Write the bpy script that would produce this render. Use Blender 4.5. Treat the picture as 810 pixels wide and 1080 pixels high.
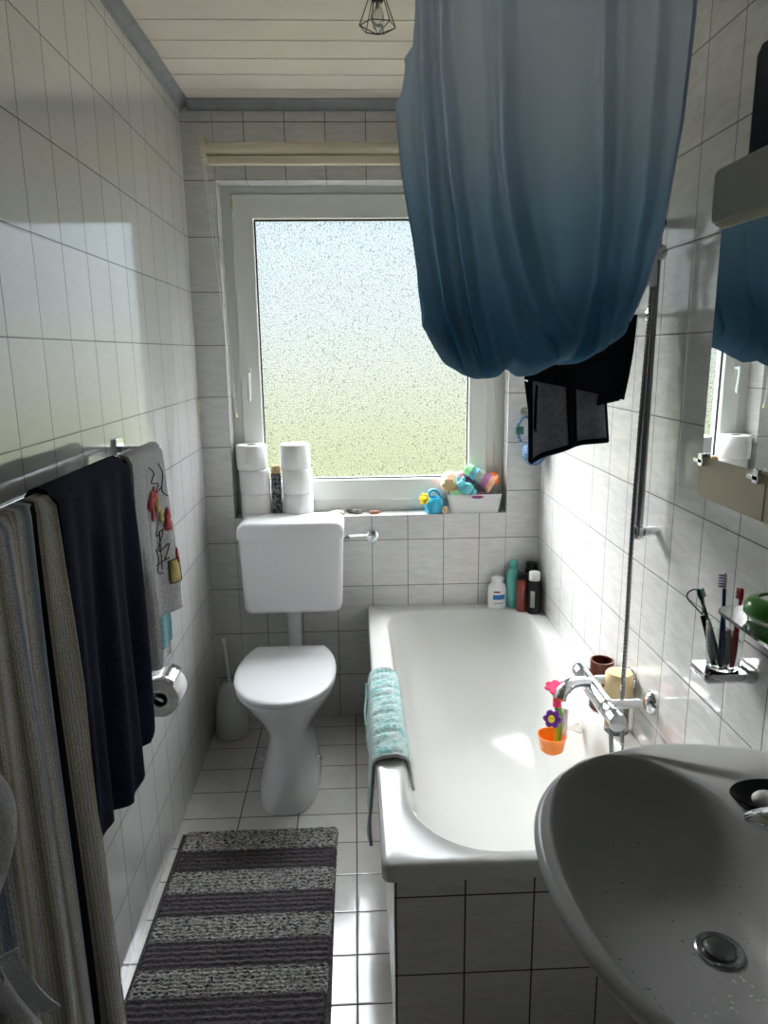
import bpy, math, random
from mathutils import Vector, Matrix
random.seed(7)
PI = math.pi
D = bpy.data
SC = bpy.context.scene
COL = SC.collection
for o in list(D.objects): D.objects.remove(o)

# ------------------------------------------------------------------ camera
CAM_YAW, CAM_PITCH, CAM_ROLL, FPX = .0387, .2176, -.0121, 760.3
cam_d = D.cameras.new('camera'); cam = D.objects.new('camera', cam_d); COL.objects.link(cam)
fw = Vector((math.sin(CAM_YAW)*math.cos(CAM_PITCH), math.cos(CAM_YAW)*math.cos(CAM_PITCH), -math.sin(CAM_PITCH)))
r0 = Vector((math.cos(CAM_YAW), -math.sin(CAM_YAW), 0)); u0 = r0.cross(fw)
rr = r0*math.cos(CAM_ROLL)+u0*math.sin(CAM_ROLL); uu = -r0*math.sin(CAM_ROLL)+u0*math.cos(CAM_ROLL)
cam.matrix_world = Matrix(((rr.x, uu.x, -fw.x, .6167), (rr.y, uu.y, -fw.y, -2.9177), (rr.z, uu.z, -fw.z, 1.5552), (0, 0, 0, 1)))
cam_d.sensor_fit = 'VERTICAL'; cam_d.sensor_height = 24.0; cam_d.lens = FPX/1080*24.0
cam_d.clip_start = .02
SC.camera = cam

# ------------------------------------------------------------------ light and exposure
SC.view_settings.view_transform = 'Standard'; SC.view_settings.look = 'None'
SC.view_settings.gamma = 1.0; SC.view_settings.use_curve_mapping = False
SC.view_settings.exposure = 0.50
world = D.worlds.new('overcast_sky'); SC.world = world; world.use_nodes = True
wn = world.node_tree; wn.nodes.clear()
_o = wn.nodes.new('ShaderNodeOutputWorld'); _b = wn.nodes.new('ShaderNodeBackground')
_t = wn.nodes.new('ShaderNodeTexCoord'); _s = wn.nodes.new('ShaderNodeSeparateXYZ'); _r = wn.nodes.new('ShaderNodeValToRGB')
wn.links.new(_t.outputs['Generated'], _s.inputs[0]); wn.links.new(_s.outputs['Z'], _r.inputs[0])
wn.links.new(_r.outputs[0], _b.inputs[0]); wn.links.new(_b.outputs[0], _o.inputs[0])
_m = wn.nodes.new('ShaderNodeMath'); _m.operation = 'MULTIPLY_ADD'; _m.inputs[1].default_value = .5; _m.inputs[2].default_value = .5
wn.links.new(_s.outputs['Z'], _m.inputs[0]); wn.links.new(_m.outputs[0], _r.inputs[0])
_r.color_ramp.elements[0].position = 0.0; _r.color_ramp.elements[0].color = (.020, .026, .012, 1)
_r.color_ramp.elements[1].position = .98; _r.color_ramp.elements[1].color = (1.5, 1.55, 1.6, 1)
for p, c in ((.34, (.032, .036, .017)), (.44, (.041, .045, .024)), (.485, (.047, .051, .043)), (.53, (.046, .053, .057)), (.60, (.040, .050, .060)), (.68, (.17, .19, .21)), (.80, (1.1, 1.15, 1.22))):
    e = _r.color_ramp.elements.new(p); e.color = (*c, 1)
_b.inputs[1].default_value = 13.0
sun_d = D.lights.new('hazy_sun', 'SUN'); sun = D.objects.new('hazy_sun', sun_d); COL.objects.link(sun)
sun.rotation_euler = Vector((.50, -.72, -.52)).to_track_quat('-Z', 'Y').to_euler()
sun_d.energy = 12.5; sun_d.angle = math.radians(38); sun_d.color = (1.0, .985, .96)
por_d = D.lights.new('window_portal', 'AREA'); por = D.objects.new('window_portal', por_d); COL.objects.link(por)
por_d.shape = 'RECTANGLE'; por_d.size = .86; por_d.size_y = 1.05; por_d.cycles.is_portal = True
por.location = (.66, .17, 1.55); por.rotation_euler = (-PI/2, 0, 0)

# ------------------------------------------------------------------ materials
def newmat(name):
    m = D.materials.new(name); m.use_nodes = True
    return m, m.node_tree, m.node_tree.nodes['Principled BSDF']
def L(t, a, b): t.links.new(a, b)
def N(t, k, **kw):
    n = t.nodes.new(k)
    for a, b in kw.items(): setattr(n, a, b)
    return n
def mth(t, op, a, b=None, c=None):
    n = N(t, 'ShaderNodeMath', operation=op)
    for i, v in enumerate((a, b, c)):
        if v is None: continue
        if isinstance(v, (int, float)): n.inputs[i].default_value = v
        else: L(t, v, n.inputs[i])
    return n.outputs[0]
def noise(t, vec, scale, detail=3, rough=.5, dist=0.0):
    n = N(t, 'ShaderNodeTexNoise'); n.inputs['Scale'].default_value = scale; n.inputs['Detail'].default_value = detail
    n.inputs['Roughness'].default_value = rough; n.inputs['Distortion'].default_value = dist
    if vec is not None: L(t, vec, n.inputs['Vector'])
    return n.outputs['Fac']
def ramp(t, f, stops, interp='LINEAR'):
    r = N(t, 'ShaderNodeValToRGB'); r.color_ramp.interpolation = interp
    cr = r.color_ramp
    cr.elements[0].position = stops[0][0]; cr.elements[0].color = (*stops[0][1], 1)
    cr.elements[1].position = stops[-1][0]; cr.elements[1].color = (*stops[-1][1], 1)
    for p, c in stops[1:-1]:
        e = cr.elements.new(p); e.color = (*c, 1)
    L(t, f, r.inputs[0]); return r.outputs[0]
def bump(t, b, h, strength=.3, dist=.002):
    n = N(t, 'ShaderNodeBump'); n.inputs['Strength'].default_value = strength; n.inputs['Distance'].default_value = dist
    L(t, h, n.inputs['Height']); L(t, n.outputs[0], b.inputs['Normal']); return n
def mat(name, col, rough=.5, metal=0, spec=.5, var=0.0, vscale=20, bmp=0.0, bscale=60, sheen=0, coat=0, trans=0, ior=1.5, alpha=None, emis=None):
    m, t, b = newmat(name)
    b.inputs['Base Color'].default_value = (*col, 1); b.inputs['Roughness'].default_value = rough
    b.inputs['Metallic'].default_value = metal; b.inputs['Specular IOR Level'].default_value = spec
    b.inputs['IOR'].default_value = ior
    b.inputs['Sheen Weight'].default_value = sheen; b.inputs['Coat Weight'].default_value = coat
    b.inputs['Transmission Weight'].default_value = trans
    tc = N(t, 'ShaderNodeTexCoord').outputs['Object']
    if var:
        f = noise(t, tc, vscale)
        lo = tuple(max(0, c*(1-var)) for c in col); hi = tuple(min(1, c*(1+var)) for c in col)
        L(t, ramp(t, f, [(.3, lo), (.7, hi)]), b.inputs['Base Color'])
    if bmp: bump(t, b, noise(t, tc, bscale, 4), bmp, .003)
    return m
def tile_mat(name, tw, th, base, grout, gw=.0022, rough=.16, streak=.10, bumps=.25, uneven=.5, coat=0):
    """uv are in tile units; tw/th the tile size in metres"""
    m, t, b = newmat(name)
    tc = N(t, 'ShaderNodeTexCoord'); sx = N(t, 'ShaderNodeSeparateXYZ'); L(t, tc.outputs['UV'], sx.inputs[0])
    def edge(o, size):
        f = mth(t, 'FRACT', o); g = mth(t, 'SUBTRACT', 1.0, f)
        return mth(t, 'MULTIPLY', mth(t, 'MINIMUM', f, g), size)
    d = mth(t, 'MINIMUM', edge(sx.outputs[0], tw), edge(sx.outputs[1], th))
    g = N(t, 'ShaderNodeMapRange'); g.inputs['From Min'].default_value = gw*.5; g.inputs['From Max'].default_value = gw*.5+.0008
    L(t, d, g.inputs['Value']); mask = g.outputs[0]
    # diagonal brushed veins inside the glaze
    mp = N(t, 'ShaderNodeMapping'); mp.inputs['Rotation'].default_value = (.0, .75, .75); mp.inputs['Scale'].default_value = (14, 14, 60)
    L(t, tc.outputs['Object'], mp.inputs['Vector'])
    st = noise(t, mp.outputs[0], 1.0, 4, .6, .6)
    lo = tuple(c*(1-streak) for c in base)
    body = ramp(t, st, [(.35, lo), (.62, base)])
    fl = N(t, 'ShaderNodeTexWhiteNoise', noise_dimensions='2D')
    vf = N(t, 'ShaderNodeVectorMath', operation='FLOOR'); L(t, tc.outputs['UV'], vf.inputs[0]); L(t, vf.outputs[0], fl.inputs['Vector'])
    val = N(t, 'ShaderNodeMix', data_type='RGBA', blend_type='MULTIPLY'); val.inputs[0].default_value = .05
    L(t, body, val.inputs[6]); L(t, fl.outputs['Value'], val.inputs[7])
    mx = N(t, 'ShaderNodeMix', data_type='RGBA'); L(t, mask, mx.inputs[0]); mx.inputs[6].default_value = (*grout, 1); L(t, val.outputs[2], mx.inputs[7])
    L(t, mx.outputs[2], b.inputs['Base Color'])
    rr_ = mth(t, 'MULTIPLY_ADD', mask, rough-.8, .8); L(t, rr_, b.inputs['Roughness'])
    b.inputs['Specular IOR Level'].default_value = .62
    b.inputs['Coat Weight'].default_value = coat; b.inputs['Coat IOR'].default_value = 1.8; b.inputs['Coat Roughness'].default_value = .06
    pil = N(t, 'ShaderNodeMapRange'); pil.inputs['From Min'].default_value = 0; pil.inputs['From Max'].default_value = .006; pil.interpolation_type = 'SMOOTHSTEP'
    L(t, d, pil.inputs['Value'])
    h = mth(t, 'ADD', mth(t, 'MULTIPLY', pil.outputs[0], 1.0), mth(t, 'MULTIPLY', st, bumps))
    h = mth(t, 'ADD', h, mth(t, 'MULTIPLY', noise(t, tc.outputs['Object'], 45, 2), uneven))
    bump(t, b, h, .35, .0011)
    return m
M = {}
M['tile_left'] = tile_mat('glossy_white_wall_tile', .15, .20, (.80, .80, .79), (.13, .13, .14), rough=.07, streak=.05, bumps=.22, uneven=.8, coat=.8)
M['tile'] = tile_mat('brushed_white_wall_tile', .15, .20, (.76, .755, .74), (.13, .13, .14), rough=.13, streak=.13)
M['floor'] = tile_mat('pale_floor_tile', .20, .15, (.70, .68, .65), (.05, .045, .045), gw=.003, rough=.13, streak=.08, bumps=.2, uneven=.4)
M['panel'] = tile_mat('bath_panel_tile', .15, .20, (.72, .70, .67), (.03, .028, .027), gw=.003, rough=.2, streak=.12)
M['ceil'] = mat('cream_wood_panel', (.90, .80, .71), .45, var=.05, vscale=3)
M['cove'] = mat('grey_painted_cove', (.32, .33, .35), .5, var=.1)
M['pvc'] = mat('white_window_plastic', (.82, .84, .80), .3)
M['seal'] = mat('black_rubber_seal', (.02, .02, .02), .6)
M['door'] = mat('wood_door', (.30, .22, .16), .5, var=.3, vscale=8)
M['ceramic'] = mat('white_ceramic', (.84, .85, .86), .1, spec=.6, coat=.3)
M['enamel'] = mat('white_bath_enamel', (.70, .70, .675), .17, spec=.55)
M['plastic'] = mat('white_plastic', (.83, .84, .85), .28)
M['greyceramic'] = mat('grey_sink_ceramic', (.47, .47, .475), .28, spec=.45)
M['chrome'] = mat('chrome', (.82, .83, .85), .07, metal=1)
M['darkchrome'] = mat('brushed_dark_steel', (.30, .31, .32), .25, metal=1)
M['beige'] = mat('beige_plastic', (.52, .44, .29), .4, var=.03)
M['cream'] = mat('cream_plastic', (.72, .66, .50), .4)
M['greybeige'] = mat('grey_beige_plastic', (.50, .47, .40), .35)
M['mirror'] = mat('mirror_silver', (.88, .9, .89), .01, metal=1)
M['black'] = mat('black_plastic', (.008, .008, .009), .35, spec=.25)
M['blackwire'] = mat('black_wire', (.015, .015, .016), .5)
M['paper'] = mat('toilet_paper', (.84, .83, .82), .9, bmp=.4, bscale=220)
M['card'] = mat('grey_cardboard', (.20, .17, .14), .9)
M['glass'] = mat('clear_glass', (.94, .98, .96), .02, trans=1, ior=1.45)
M['shelfglass'] = mat('green_edged_glass', (.55, .80, .74), .03, trans=1, ior=1.45)
M['amber'] = mat('amber_filament', (.9, .45, .12), .3)
M['blindcloth'] = mat('cream_blind_cloth', (.70, .64, .50), .8)
def fabric(name, col, var=.2, vs=140, bmp=.8, bs=260, sheen=.3, rough=.95):
    return mat(name, col, rough, var=var, vscale=vs, bmp=bmp, bscale=bs, sheen=sheen, spec=.15)
M['navy'] = fabric('navy_terry', (.006, .009, .024), .5, sheen=0)
M['blackcloth'] = fabric('black_cloth', (.008, .009, .013), .3, 60, .3, sheen=0)
M['greypanel'] = fabric('dark_grey_mesh', (.20, .215, .25), .2, 80, .3)
M['greyterry'] = fabric('grey_terry', (.42, .42, .43), .2)
M['teal_terry'] = fabric('turquoise_terry', (.16, .38, .42), .25)
M['rust'] = fabric('rust_trim', (.16, .08, .05), .2)
M['whitecloth'] = fabric('white_cloth', (.50, .51, .53), .05)
def flat(name, col, rough=.35, **k): return mat(name, col, rough, **k)
M['skyblue'] = flat('sky_blue_plastic', (.03, .42, .66)); M['yellow'] = flat('yellow_plastic', (.85, .65, .04))
M['orange'] = flat('orange_plastic', (.95, .24, .02)); M['pink'] = flat('pink_plastic', (.78, .01, .12)); M['purple'] = flat('purple_plastic', (.16, .03, .38))
M['green'] = flat('green_plastic', (.14, .46, .03)); M['softpink'] = flat('soft_pink_rubber', (.85, .35, .42)); M['peach'] = flat('peach_rubber', (.90, .50, .33))
M['tealtoy'] = flat('teal_rubber', (.12, .50, .56)); M['mint'] = flat('mint_rubber', (.35, .78, .40)); M['sage'] = flat('sage_plastic', (.42, .50, .40))
M['plum'] = flat('plum_rubber', (.30, .06, .20)); M['mauve'] = flat('mauve_plastic', (.50, .20, .42)); M['bluecup'] = flat('pale_blue_plastic', (.22, .52, .68))
M['tealbottle'] = flat('teal_bottle', (.10, .42, .38), .25); M['redbrown'] = flat('red_brown_bottle', (.20, .03, .02), .25); M['bluelabel'] = flat('blue_label', (.02, .16, .48))
M['brown'] = flat('brown_plastic', (.10, .025, .015), .35); M['tan'] = flat('tan_plastic', (.80, .62, .34), .45)
M['stone'] = mat('pale_shell', (.62, .52, .42), .6, var=.35, vscale=90, bmp=.6, bscale=120); M['darkstone'] = mat('grey_stone', (.13, .12, .10), .7, var=.6, vscale=120, bmp=.8, bscale=160)
M['redstone'] = mat('red_brown_stone', (.22, .08, .04), .5, var=.4, vscale=90)
M['white'] = flat('matte_white', (.82, .82, .82), .5); M['red'] = flat('red_plastic', (.50, .02, .03)); M['darkblue'] = flat('dark_blue_plastic', (.02, .06, .18))
M['darkgreen'] = flat('dark_green_plastic', (.01, .09, .07)); M['greylabel'] = flat('grey_label', (.35, .36, .37)); M['soapwhite'] = flat('white_soap', (.80, .79, .75), .5)
M['translucentgreen'] = mat('translucent_green_plastic', (.10, .42, .05), .2, trans=.4); M['clearplastic'] = mat('clear_plastic', (.9, .88, .82), .12, trans=.85, ior=1.3)
M['cork'] = mat('cork', (.62, .44, .25), .8, var=.2, vscale=80)

# frosted patterned window glass
def frosted():
    m, t, b = newmat('frosted_patterned_glass'); t.nodes.remove(b)
    out = t.nodes['Material Output']; tc = N(t, 'ShaderNodeTexCoord').outputs['Object']
    v = N(t, 'ShaderNodeTexVoronoi', feature='DISTANCE_TO_EDGE'); v.inputs['Scale'].default_value = 115; v.inputs['Randomness'].default_value = .9
    dist = N(t, 'ShaderNodeTexNoise'); dist.inputs['Scale'].default_value = 60; L(t, tc, dist.inputs['Vector'])
    ad = N(t, 'ShaderNodeVectorMath', operation='MULTIPLY_ADD'); L(t, dist.outputs['Color'], ad.inputs[0]); ad.inputs[1].default_value = (.012, .012, .012); L(t, tc, ad.inputs[2])
    L(t, ad.outputs[0], v.inputs['Vector'])
    bp = N(t, 'ShaderNodeBump'); bp.inputs['Strength'].default_value = 1.0; bp.inputs['Distance'].default_value = .0022
    h = ramp(t, v.outputs['Distance'], [(0, (0, 0, 0)), (.25, (1, 1, 1))]); L(t, h, bp.inputs['Height'])
    rf = N(t, 'ShaderNodeBsdfRefraction'); rf.inputs['IOR'].default_value = 1.2; rf.inputs['Roughness'].default_value = .14; rf.inputs['Color'].default_value = (.97, 1, .99, 1)
    L(t, bp.outputs[0], rf.inputs['Normal'])
    tp = N(t, 'ShaderNodeBsdfTransparent'); tp.inputs['Color'].default_value = (.97, 1, .99, 1)
    tl = N(t, 'ShaderNodeBsdfTranslucent'); tl.inputs['Color'].default_value = (.9, .93, .92, 1)
    line = ramp(t, v.outputs['Distance'], [(0, (.36, .40, .38)), (.12, (1, 1, 1))])
    for sh in (rf, tp):
        L(t, line, sh.inputs['Color'])
    m1 = N(t, 'ShaderNodeMixShader'); m1.inputs[0].default_value = .60; L(t, tp.outputs[0], m1.inputs[1]); L(t, rf.outputs[0], m1.inputs[2])
    m2 = N(t, 'ShaderNodeMixShader'); m2.inputs[0].default_value = .015; L(t, m1.outputs[0], m2.inputs[1]); L(t, tl.outputs[0], m2.inputs[2])
    L(t, m2.outputs[0], out.inputs['Surface']); return m
M['frosted'] = frosted()
def curtain_mat():
    m, t, b = newmat('ombre_blue_curtain'); tc = N(t, 'ShaderNodeTexCoord').outputs['UV']
    s = N(t, 'ShaderNodeSeparateXYZ'); L(t, tc, s.inputs[0])
    col = ramp(t, s.outputs[1], [(0, (.60, .67, .80)), (.15, (.58, .65, .79)), (.38, (.44, .54, .68)), (.62, (.22, .38, .53)), (1, (.13, .31, .46))])
    w = noise(t, N(t, 'ShaderNodeTexCoord').outputs['Object'], 500, 2)
    L(t, col, b.inputs['Base Color']); b.inputs['Roughness'].default_value = .75; b.inputs['Specular IOR Level'].default_value = .2; b.inputs['Sheen Weight'].default_value = .15
    bump(t, b, w, .25, .0006)
    tl = N(t, 'ShaderNodeBsdfTranslucent'); L(t, col, tl.inputs['Color'])
    mx = N(t, 'ShaderNodeMixShader'); mx.inputs[0].default_value = .62
    L(t, b.outputs[0], mx.inputs[1]); L(t, tl.outputs[0], mx.inputs[2]); L(t, mx.outputs[0], t.nodes['Material Output'].inputs['Surface'])
    return m
M['curtain'] = curtain_mat()
def stripes_mat():
    m, t, b = newmat('striped_terry'); tc = N(t, 'ShaderNodeTexCoord')
    s = N(t, 'ShaderNodeSeparateXYZ'); L(t, tc.outputs['UV'], s.inputs[0])
    f = mth(t, 'FRACT', mth(t, 'MULTIPLY', s.outputs[0], 1.0))
    beige = (.50, .46, .39); dark = (.25, .22, .18); blue = (.20, .25, .34); lt = (.56, .56, .56)
    st = []
    seq = [beige, dark, beige, lt, blue, lt, beige, dark, beige, dark, lt, beige, blue, blue, lt, dark, beige, dark, beige, lt]
    for i, c in enumerate(seq): st.append((i/len(seq), c))
    st.append((1, beige))
    c1 = ramp(t, f, st)
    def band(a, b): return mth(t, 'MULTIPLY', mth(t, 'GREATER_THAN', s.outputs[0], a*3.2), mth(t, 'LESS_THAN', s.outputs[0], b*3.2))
    bands = mth(t, 'ADD', mth(t, 'ADD', band(.868, .884), band(.984, 1.1)), band(.40, .43))  # first band paints the fold gap's shade black; edge band is dark hem
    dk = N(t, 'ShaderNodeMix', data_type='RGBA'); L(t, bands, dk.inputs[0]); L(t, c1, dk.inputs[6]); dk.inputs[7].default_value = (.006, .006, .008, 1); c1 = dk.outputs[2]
    fine = ramp(t, mth(t, 'FRACT', mth(t, 'MULTIPLY', s.outputs[0], 34)), [(0, (.55, .53, .5)), (.3, (1, 1, 1)), (.8, (1, 1, 1)), (1, (.55, .53, .5))])
    mx = N(t, 'ShaderNodeMix', data_type='RGBA', blend_type='MULTIPLY'); mx.inputs[0].default_value = 1; L(t, c1, mx.inputs[6]); L(t, fine, mx.inputs[7])
    sp = ramp(t, noise(t, tc.outputs['Object'], 420, 2), [(.3, (.55, .55, .55)), (.7, (1.15, 1.15, 1.15))])
    mx2 = N(t, 'ShaderNodeMix', data_type='RGBA', blend_type='MULTIPLY'); mx2.inputs[0].default_value = 1; L(t, mx.outputs[2], mx2.inputs[6]); L(t, sp, mx2.inputs[7])
    L(t, mx2.outputs[2], b.inputs['Base Color']); b.inputs['Roughness'].default_value = 1; b.inputs['Specular IOR Level'].default_value = .1; b.inputs['Sheen Weight'].default_value = .2
    bump(t, b, noise(t, tc.outputs['Object'], 300, 3), .8, .003); return m
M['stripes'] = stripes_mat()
def rug_mat(name, lo, hi, th=(.4, .6)):
    m, t, b = newmat(name); mp = N(t, 'ShaderNodeMapping'); mp.inputs['Scale'].default_value = (.45, 1.25, 1); L(t, N(t, 'ShaderNodeTexCoord').outputs['Object'], mp.inputs['Vector']); tc = mp.outputs[0]
    n1 = noise(t, tc, 210, 4, .7)
    L(t, ramp(t, n1, [(th[0], lo), (th[1], hi)]), b.inputs['Base Color']); b.inputs['Roughness'].default_value = 1; b.inputs['Specular IOR Level'].default_value = .05
    bump(t, b, n1, 1, .006); return m
M['rug_dark'] = rug_mat('dark_rug_pile', (.055, .05, .052), (.15, .136, .142)); M['rug_light'] = rug_mat('mottled_rug_pile', (.04, .037, .037), (.74, .72, .70), (.42, .58))
def tubtowel_mat():
    m, t, b = newmat('turquoise_patterned_terry'); tc = N(t, 'ShaderNodeTexCoord').outputs['Object']
    v = noise(t, tc, 38, 3, .6, 1.2)
    L(t, ramp(t, v, [(.40, (.16, .42, .42)), (.50, (.40, .58, .55)), (.56, (.55, .60, .58)), (.66, (.20, .45, .45))]), b.inputs['Base Color'])
    b.inputs['Roughness'].default_value = 1; b.inputs['Sheen Weight'].default_value = .2; bump(t, b, noise(t, tc, 180, 3), .7, .003); return m
M['tubtowel'] = tubtowel_mat()
def canprint_mat():
    m, t, b = newmat('black_white_printed_tin'); tc = N(t, 'ShaderNodeTexCoord').outputs['Object']
    L(t, ramp(t, noise(t, tc, 70, 4, .7, 1), [(.50, (.012, .015, .017)), (.56, (.35, .38, .38)), (.66, (.04, .06, .06))]), b.inputs['Base Color']); b.inputs['Roughness'].default_value = .4; return m
M['canprint'] = canprint_mat()
def bag_mat():
    m, t, b = newmat('blue_speckled_sponge'); tc = N(t, 'ShaderNodeTexCoord').outputs['Object']
    v = N(t, 'ShaderNodeTexVoronoi'); v.inputs['Scale'].default_value = 160; L(t, tc, v.inputs['Vector'])
    L(t, ramp(t, v.outputs['Distance'], [(.15, (.42, .52, .66)), (.5, (.10, .20, .38))]), b.inputs['Base Color']); b.inputs['Roughness'].default_value = .8
    bump(t, b, v.outputs['Distance'], 1, .004); return m
M['bag'] = bag_mat()

# ------------------------------------------------------------------ mesh helpers
class MB:
    def __init__(s): s.v = []; s.f = []; s.uv = []; s.mi = []
    def add(s, vs, fs, uvs=None, mi=0):
        o = len(s.v); s.v += [tuple(v) for v in vs]
        for i, f in enumerate(fs):
            s.f.append([a+o for a in f]); s.uv.append(uvs[i] if uvs else None); s.mi.append(mi)
        return s
    def build(s, name, m, parent=None, smooth=True, angle=40, bevel=0, solid=0, sub=0):
        me = D.meshes.new(name); me.from_pydata(s.v, [], s.f); me.update()
        if any(u is not None for u in s.uv):
            ul = me.uv_layers.new(name='UVMap')
            for p in me.polygons:
                u = s.uv[p.index]
                if u is None: continue
                for k, li in enumerate(p.loop_indices): ul.data[li].uv = u[k]
        ms = m if isinstance(m, (list, tuple)) else [m]
        for x in ms: me.materials.append(x)
        for p in me.polygons: p.material_index = s.mi[p.index]; p.use_smooth = smooth
        if smooth: me.set_sharp_from_angle(angle=math.radians(angle))
        ob = D.objects.new(name, me); COL.objects.link(ob)
        if bevel:
            b = ob.modifiers.new('bevel', 'BEVEL'); b.width = bevel; b.segments = 3; b.limit_method = 'ANGLE'; b.angle_limit = math.radians(50)
        if solid:
            b = ob.modifiers.new('solid', 'SOLIDIFY'); b.thickness = solid; b.offset = 0
        if sub:
            b = ob.modifiers.new('sub', 'SUBSURF'); b.levels = sub; b.render_levels = sub
        if parent: ob.parent = parent; ob.matrix_parent_inverse = Matrix.Translation(-parent.location) if parent.type == 'EMPTY' and parent.parent is None else parent.matrix_basis.inverted()
        return ob
def box(mb, x0, x1, y0, y1, z0, z1, uvf=None, mi=0, skip=()):
    vs = [(x0,y0,z0),(x1,y0,z0),(x1,y1,z0),(x0,y1,z0),(x0,y0,z1),(x1,y0,z1),(x1,y1,z1),(x0,y1,z1)]
    fs = [((0,3,2,1),'z'),((4,5,6,7),'z'),((0,1,5,4),'y'),((2,3,7,6),'y'),((1,2,6,5),'x'),((3,0,4,7),'x')]
    uv = [[uvf(vs[i], n) for i in f] for f, n in fs] if uvf else None
    return mb.add(vs, [f for f, n in fs], uv, mi)
def basis(d):
    d = Vector(d).normalized(); a = Vector((0,0,1)) if abs(d.z) < .9 else Vector((1,0,0))
    x = a.cross(d).normalized(); y = d.cross(x); return x, y, d
def lathe(mb, prof, c=(0,0,0), axis=(0,0,1), n=32, mi=0, sx=1.0, sy=1.0):
    """prof: list of (r, h) along axis"""
    X, Y, Z = basis(axis); c = Vector(c); vs = []; fs = []
    for r, h in prof:
        for k in range(n):
            a = 2*PI*k/n; vs.append(c+X*(r*sx*math.cos(a))+Y*(r*sy*math.sin(a))+Z*h)
    m_ = len(prof)
    for i in range(m_-1):
        for k in range(n):
            fs.append([i*n+k, i*n+(k+1) % n, (i+1)*n+(k+1) % n, (i+1)*n+k])
    if prof[0][0] > 1e-6: fs.append(list(range(n))[::-1])
    if prof[-1][0] > 1e-6: fs.append([(m_-1)*n+k for k in range(n)])
    return mb.add(vs, fs, None, mi)
def smoothpath(P, k=8):
    P = [Vector(p) for p in P]; out = []
    for i in range(len(P)-1):
        p0 = P[max(i-1, 0)]; p1 = P[i]; p2 = P[i+1]; p3 = P[min(i+2, len(P)-1)]
        for j in range(k):
            t = j/k; out.append(.5*((2*p1)+(-p0+p2)*t+(2*p0-5*p1+4*p2-p3)*t*t+(-p0+3*p1-3*p2+p3)*t**3))
    out.append(P[-1]); return out
def tube(mb, P, r, n=12, mi=0, cap=True, closed=False, flat=1.0):
    P = [Vector(p) for p in P]; R = r if isinstance(r, (list, tuple)) else [r]*len(P); vs = []; fs = []
    up = None
    for i, p in enumerate(P):
        if closed: d = P[(i+1) % len(P)]-P[i-1]
        else: d = P[min(i+1, len(P)-1)]-P[max(i-1, 0)]
        d.normalize()
        if up is None: X, Y, _ = basis(d)
        else:
            X = (up-d*up.dot(d)).normalized(); Y = d.cross(X)
        up = X
        for k in range(n):
            a = 2*PI*k/n; vs.append(p+X*R[i]*math.cos(a)+Y*R[i]*flat*math.sin(a))
    m_ = len(P); rng = m_ if closed else m_-1
    for i in range(rng):
        j = (i+1) % m_
        for k in range(n): fs.append([i*n+k, i*n+(k+1) % n, j*n+(k+1) % n, j*n+k])
    if cap and not closed:
        fs.append(list(range(n))[::-1]); fs.append([(m_-1)*n+k for k in range(n)])
    return mb.add(vs, fs, None, mi)
def loft(mb, rings, mi=0, capa=True, capb=True):
    n = len(rings[0]); vs = [p for r in rings for p in r]; fs = []
    for i in range(len(rings)-1):
        for k in range(n): fs.append([i*n+k, i*n+(k+1) % n, (i+1)*n+(k+1) % n, (i+1)*n+k])
    if capa: fs.append(list(range(n))[::-1])
    if capb: fs.append([(len(rings)-1)*n+k for k in range(n)])
    return mb.add(vs, fs, None, mi)
def grid(mb, f, nu, nv, mi=0, uvf=None):
    """f(u,v) -> xyz, u,v in 0..1"""
    vs = []; fs = []; uvs = []
    for j in range(nv+1):
        for i in range(nu+1): vs.append(f(i/nu, j/nv))
    for j in range(nv):
        for i in range(nu):
            fs.append([j*(nu+1)+i, j*(nu+1)+i+1, (j+1)*(nu+1)+i+1, (j+1)*(nu+1)+i])
            q = [(i/nu, j/nv), ((i+1)/nu, j/nv), ((i+1)/nu, (j+1)/nv), (i/nu, (j+1)/nv)]
            uvs.append([uvf(*a) for a in q] if uvf else q)
    return mb.add(vs, fs, uvs, mi)
def sellipse(cx, cy, z, a, b, n=2.0, k=48, a2=None, b2=None):
    out = []
    for i in range(k):
        t = 2*PI*i/k; c, s = math.cos(t), math.sin(t)
        ax = a if c < 0 or a2 is None else a2; by = b if s < 0 or b2 is None else b2
        out.append((cx+ax*math.copysign(abs(c)**(2/n), c), cy+by*math.copysign(abs(s)**(2/n), s), z))
    return out
def rrect(cx, cy, z, hx, hy, r, k=8):
    out = []
    for (sx, sy, a0) in ((1, 1, 0), (-1, 1, PI/2), (-1, -1, PI), (1, -1, 3*PI/2)):
        for i in range(k):
            a = a0+PI/2*i/(k-1); out.append((cx+sx*(hx-r)+r*math.cos(a), cy+sy*(hy-r)+r*math.sin(a), z))
    return out
def interp(tab, x):
    if x <= tab[0][0]: return tab[0][1]
    for (a, b), (c, d) in zip(tab, tab[1:]):
        if x <= c: return b+(d-b)*(x-a)/(c-a)
    return tab[-1][1]
def tag(o, label=None, cat=None, group=None, kind=None):
    if label: o['label'] = label
    if cat: o['category'] = cat
    if group: o['group'] = group
    if kind: o['kind'] = kind
    return o
def thing(name, label, cat, loc, group=None, kind=None):
    o = D.objects.new(name, None); COL.objects.link(o); o.location = loc; o.empty_display_size = .05
    return tag(o, label, cat, group, kind)

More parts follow.
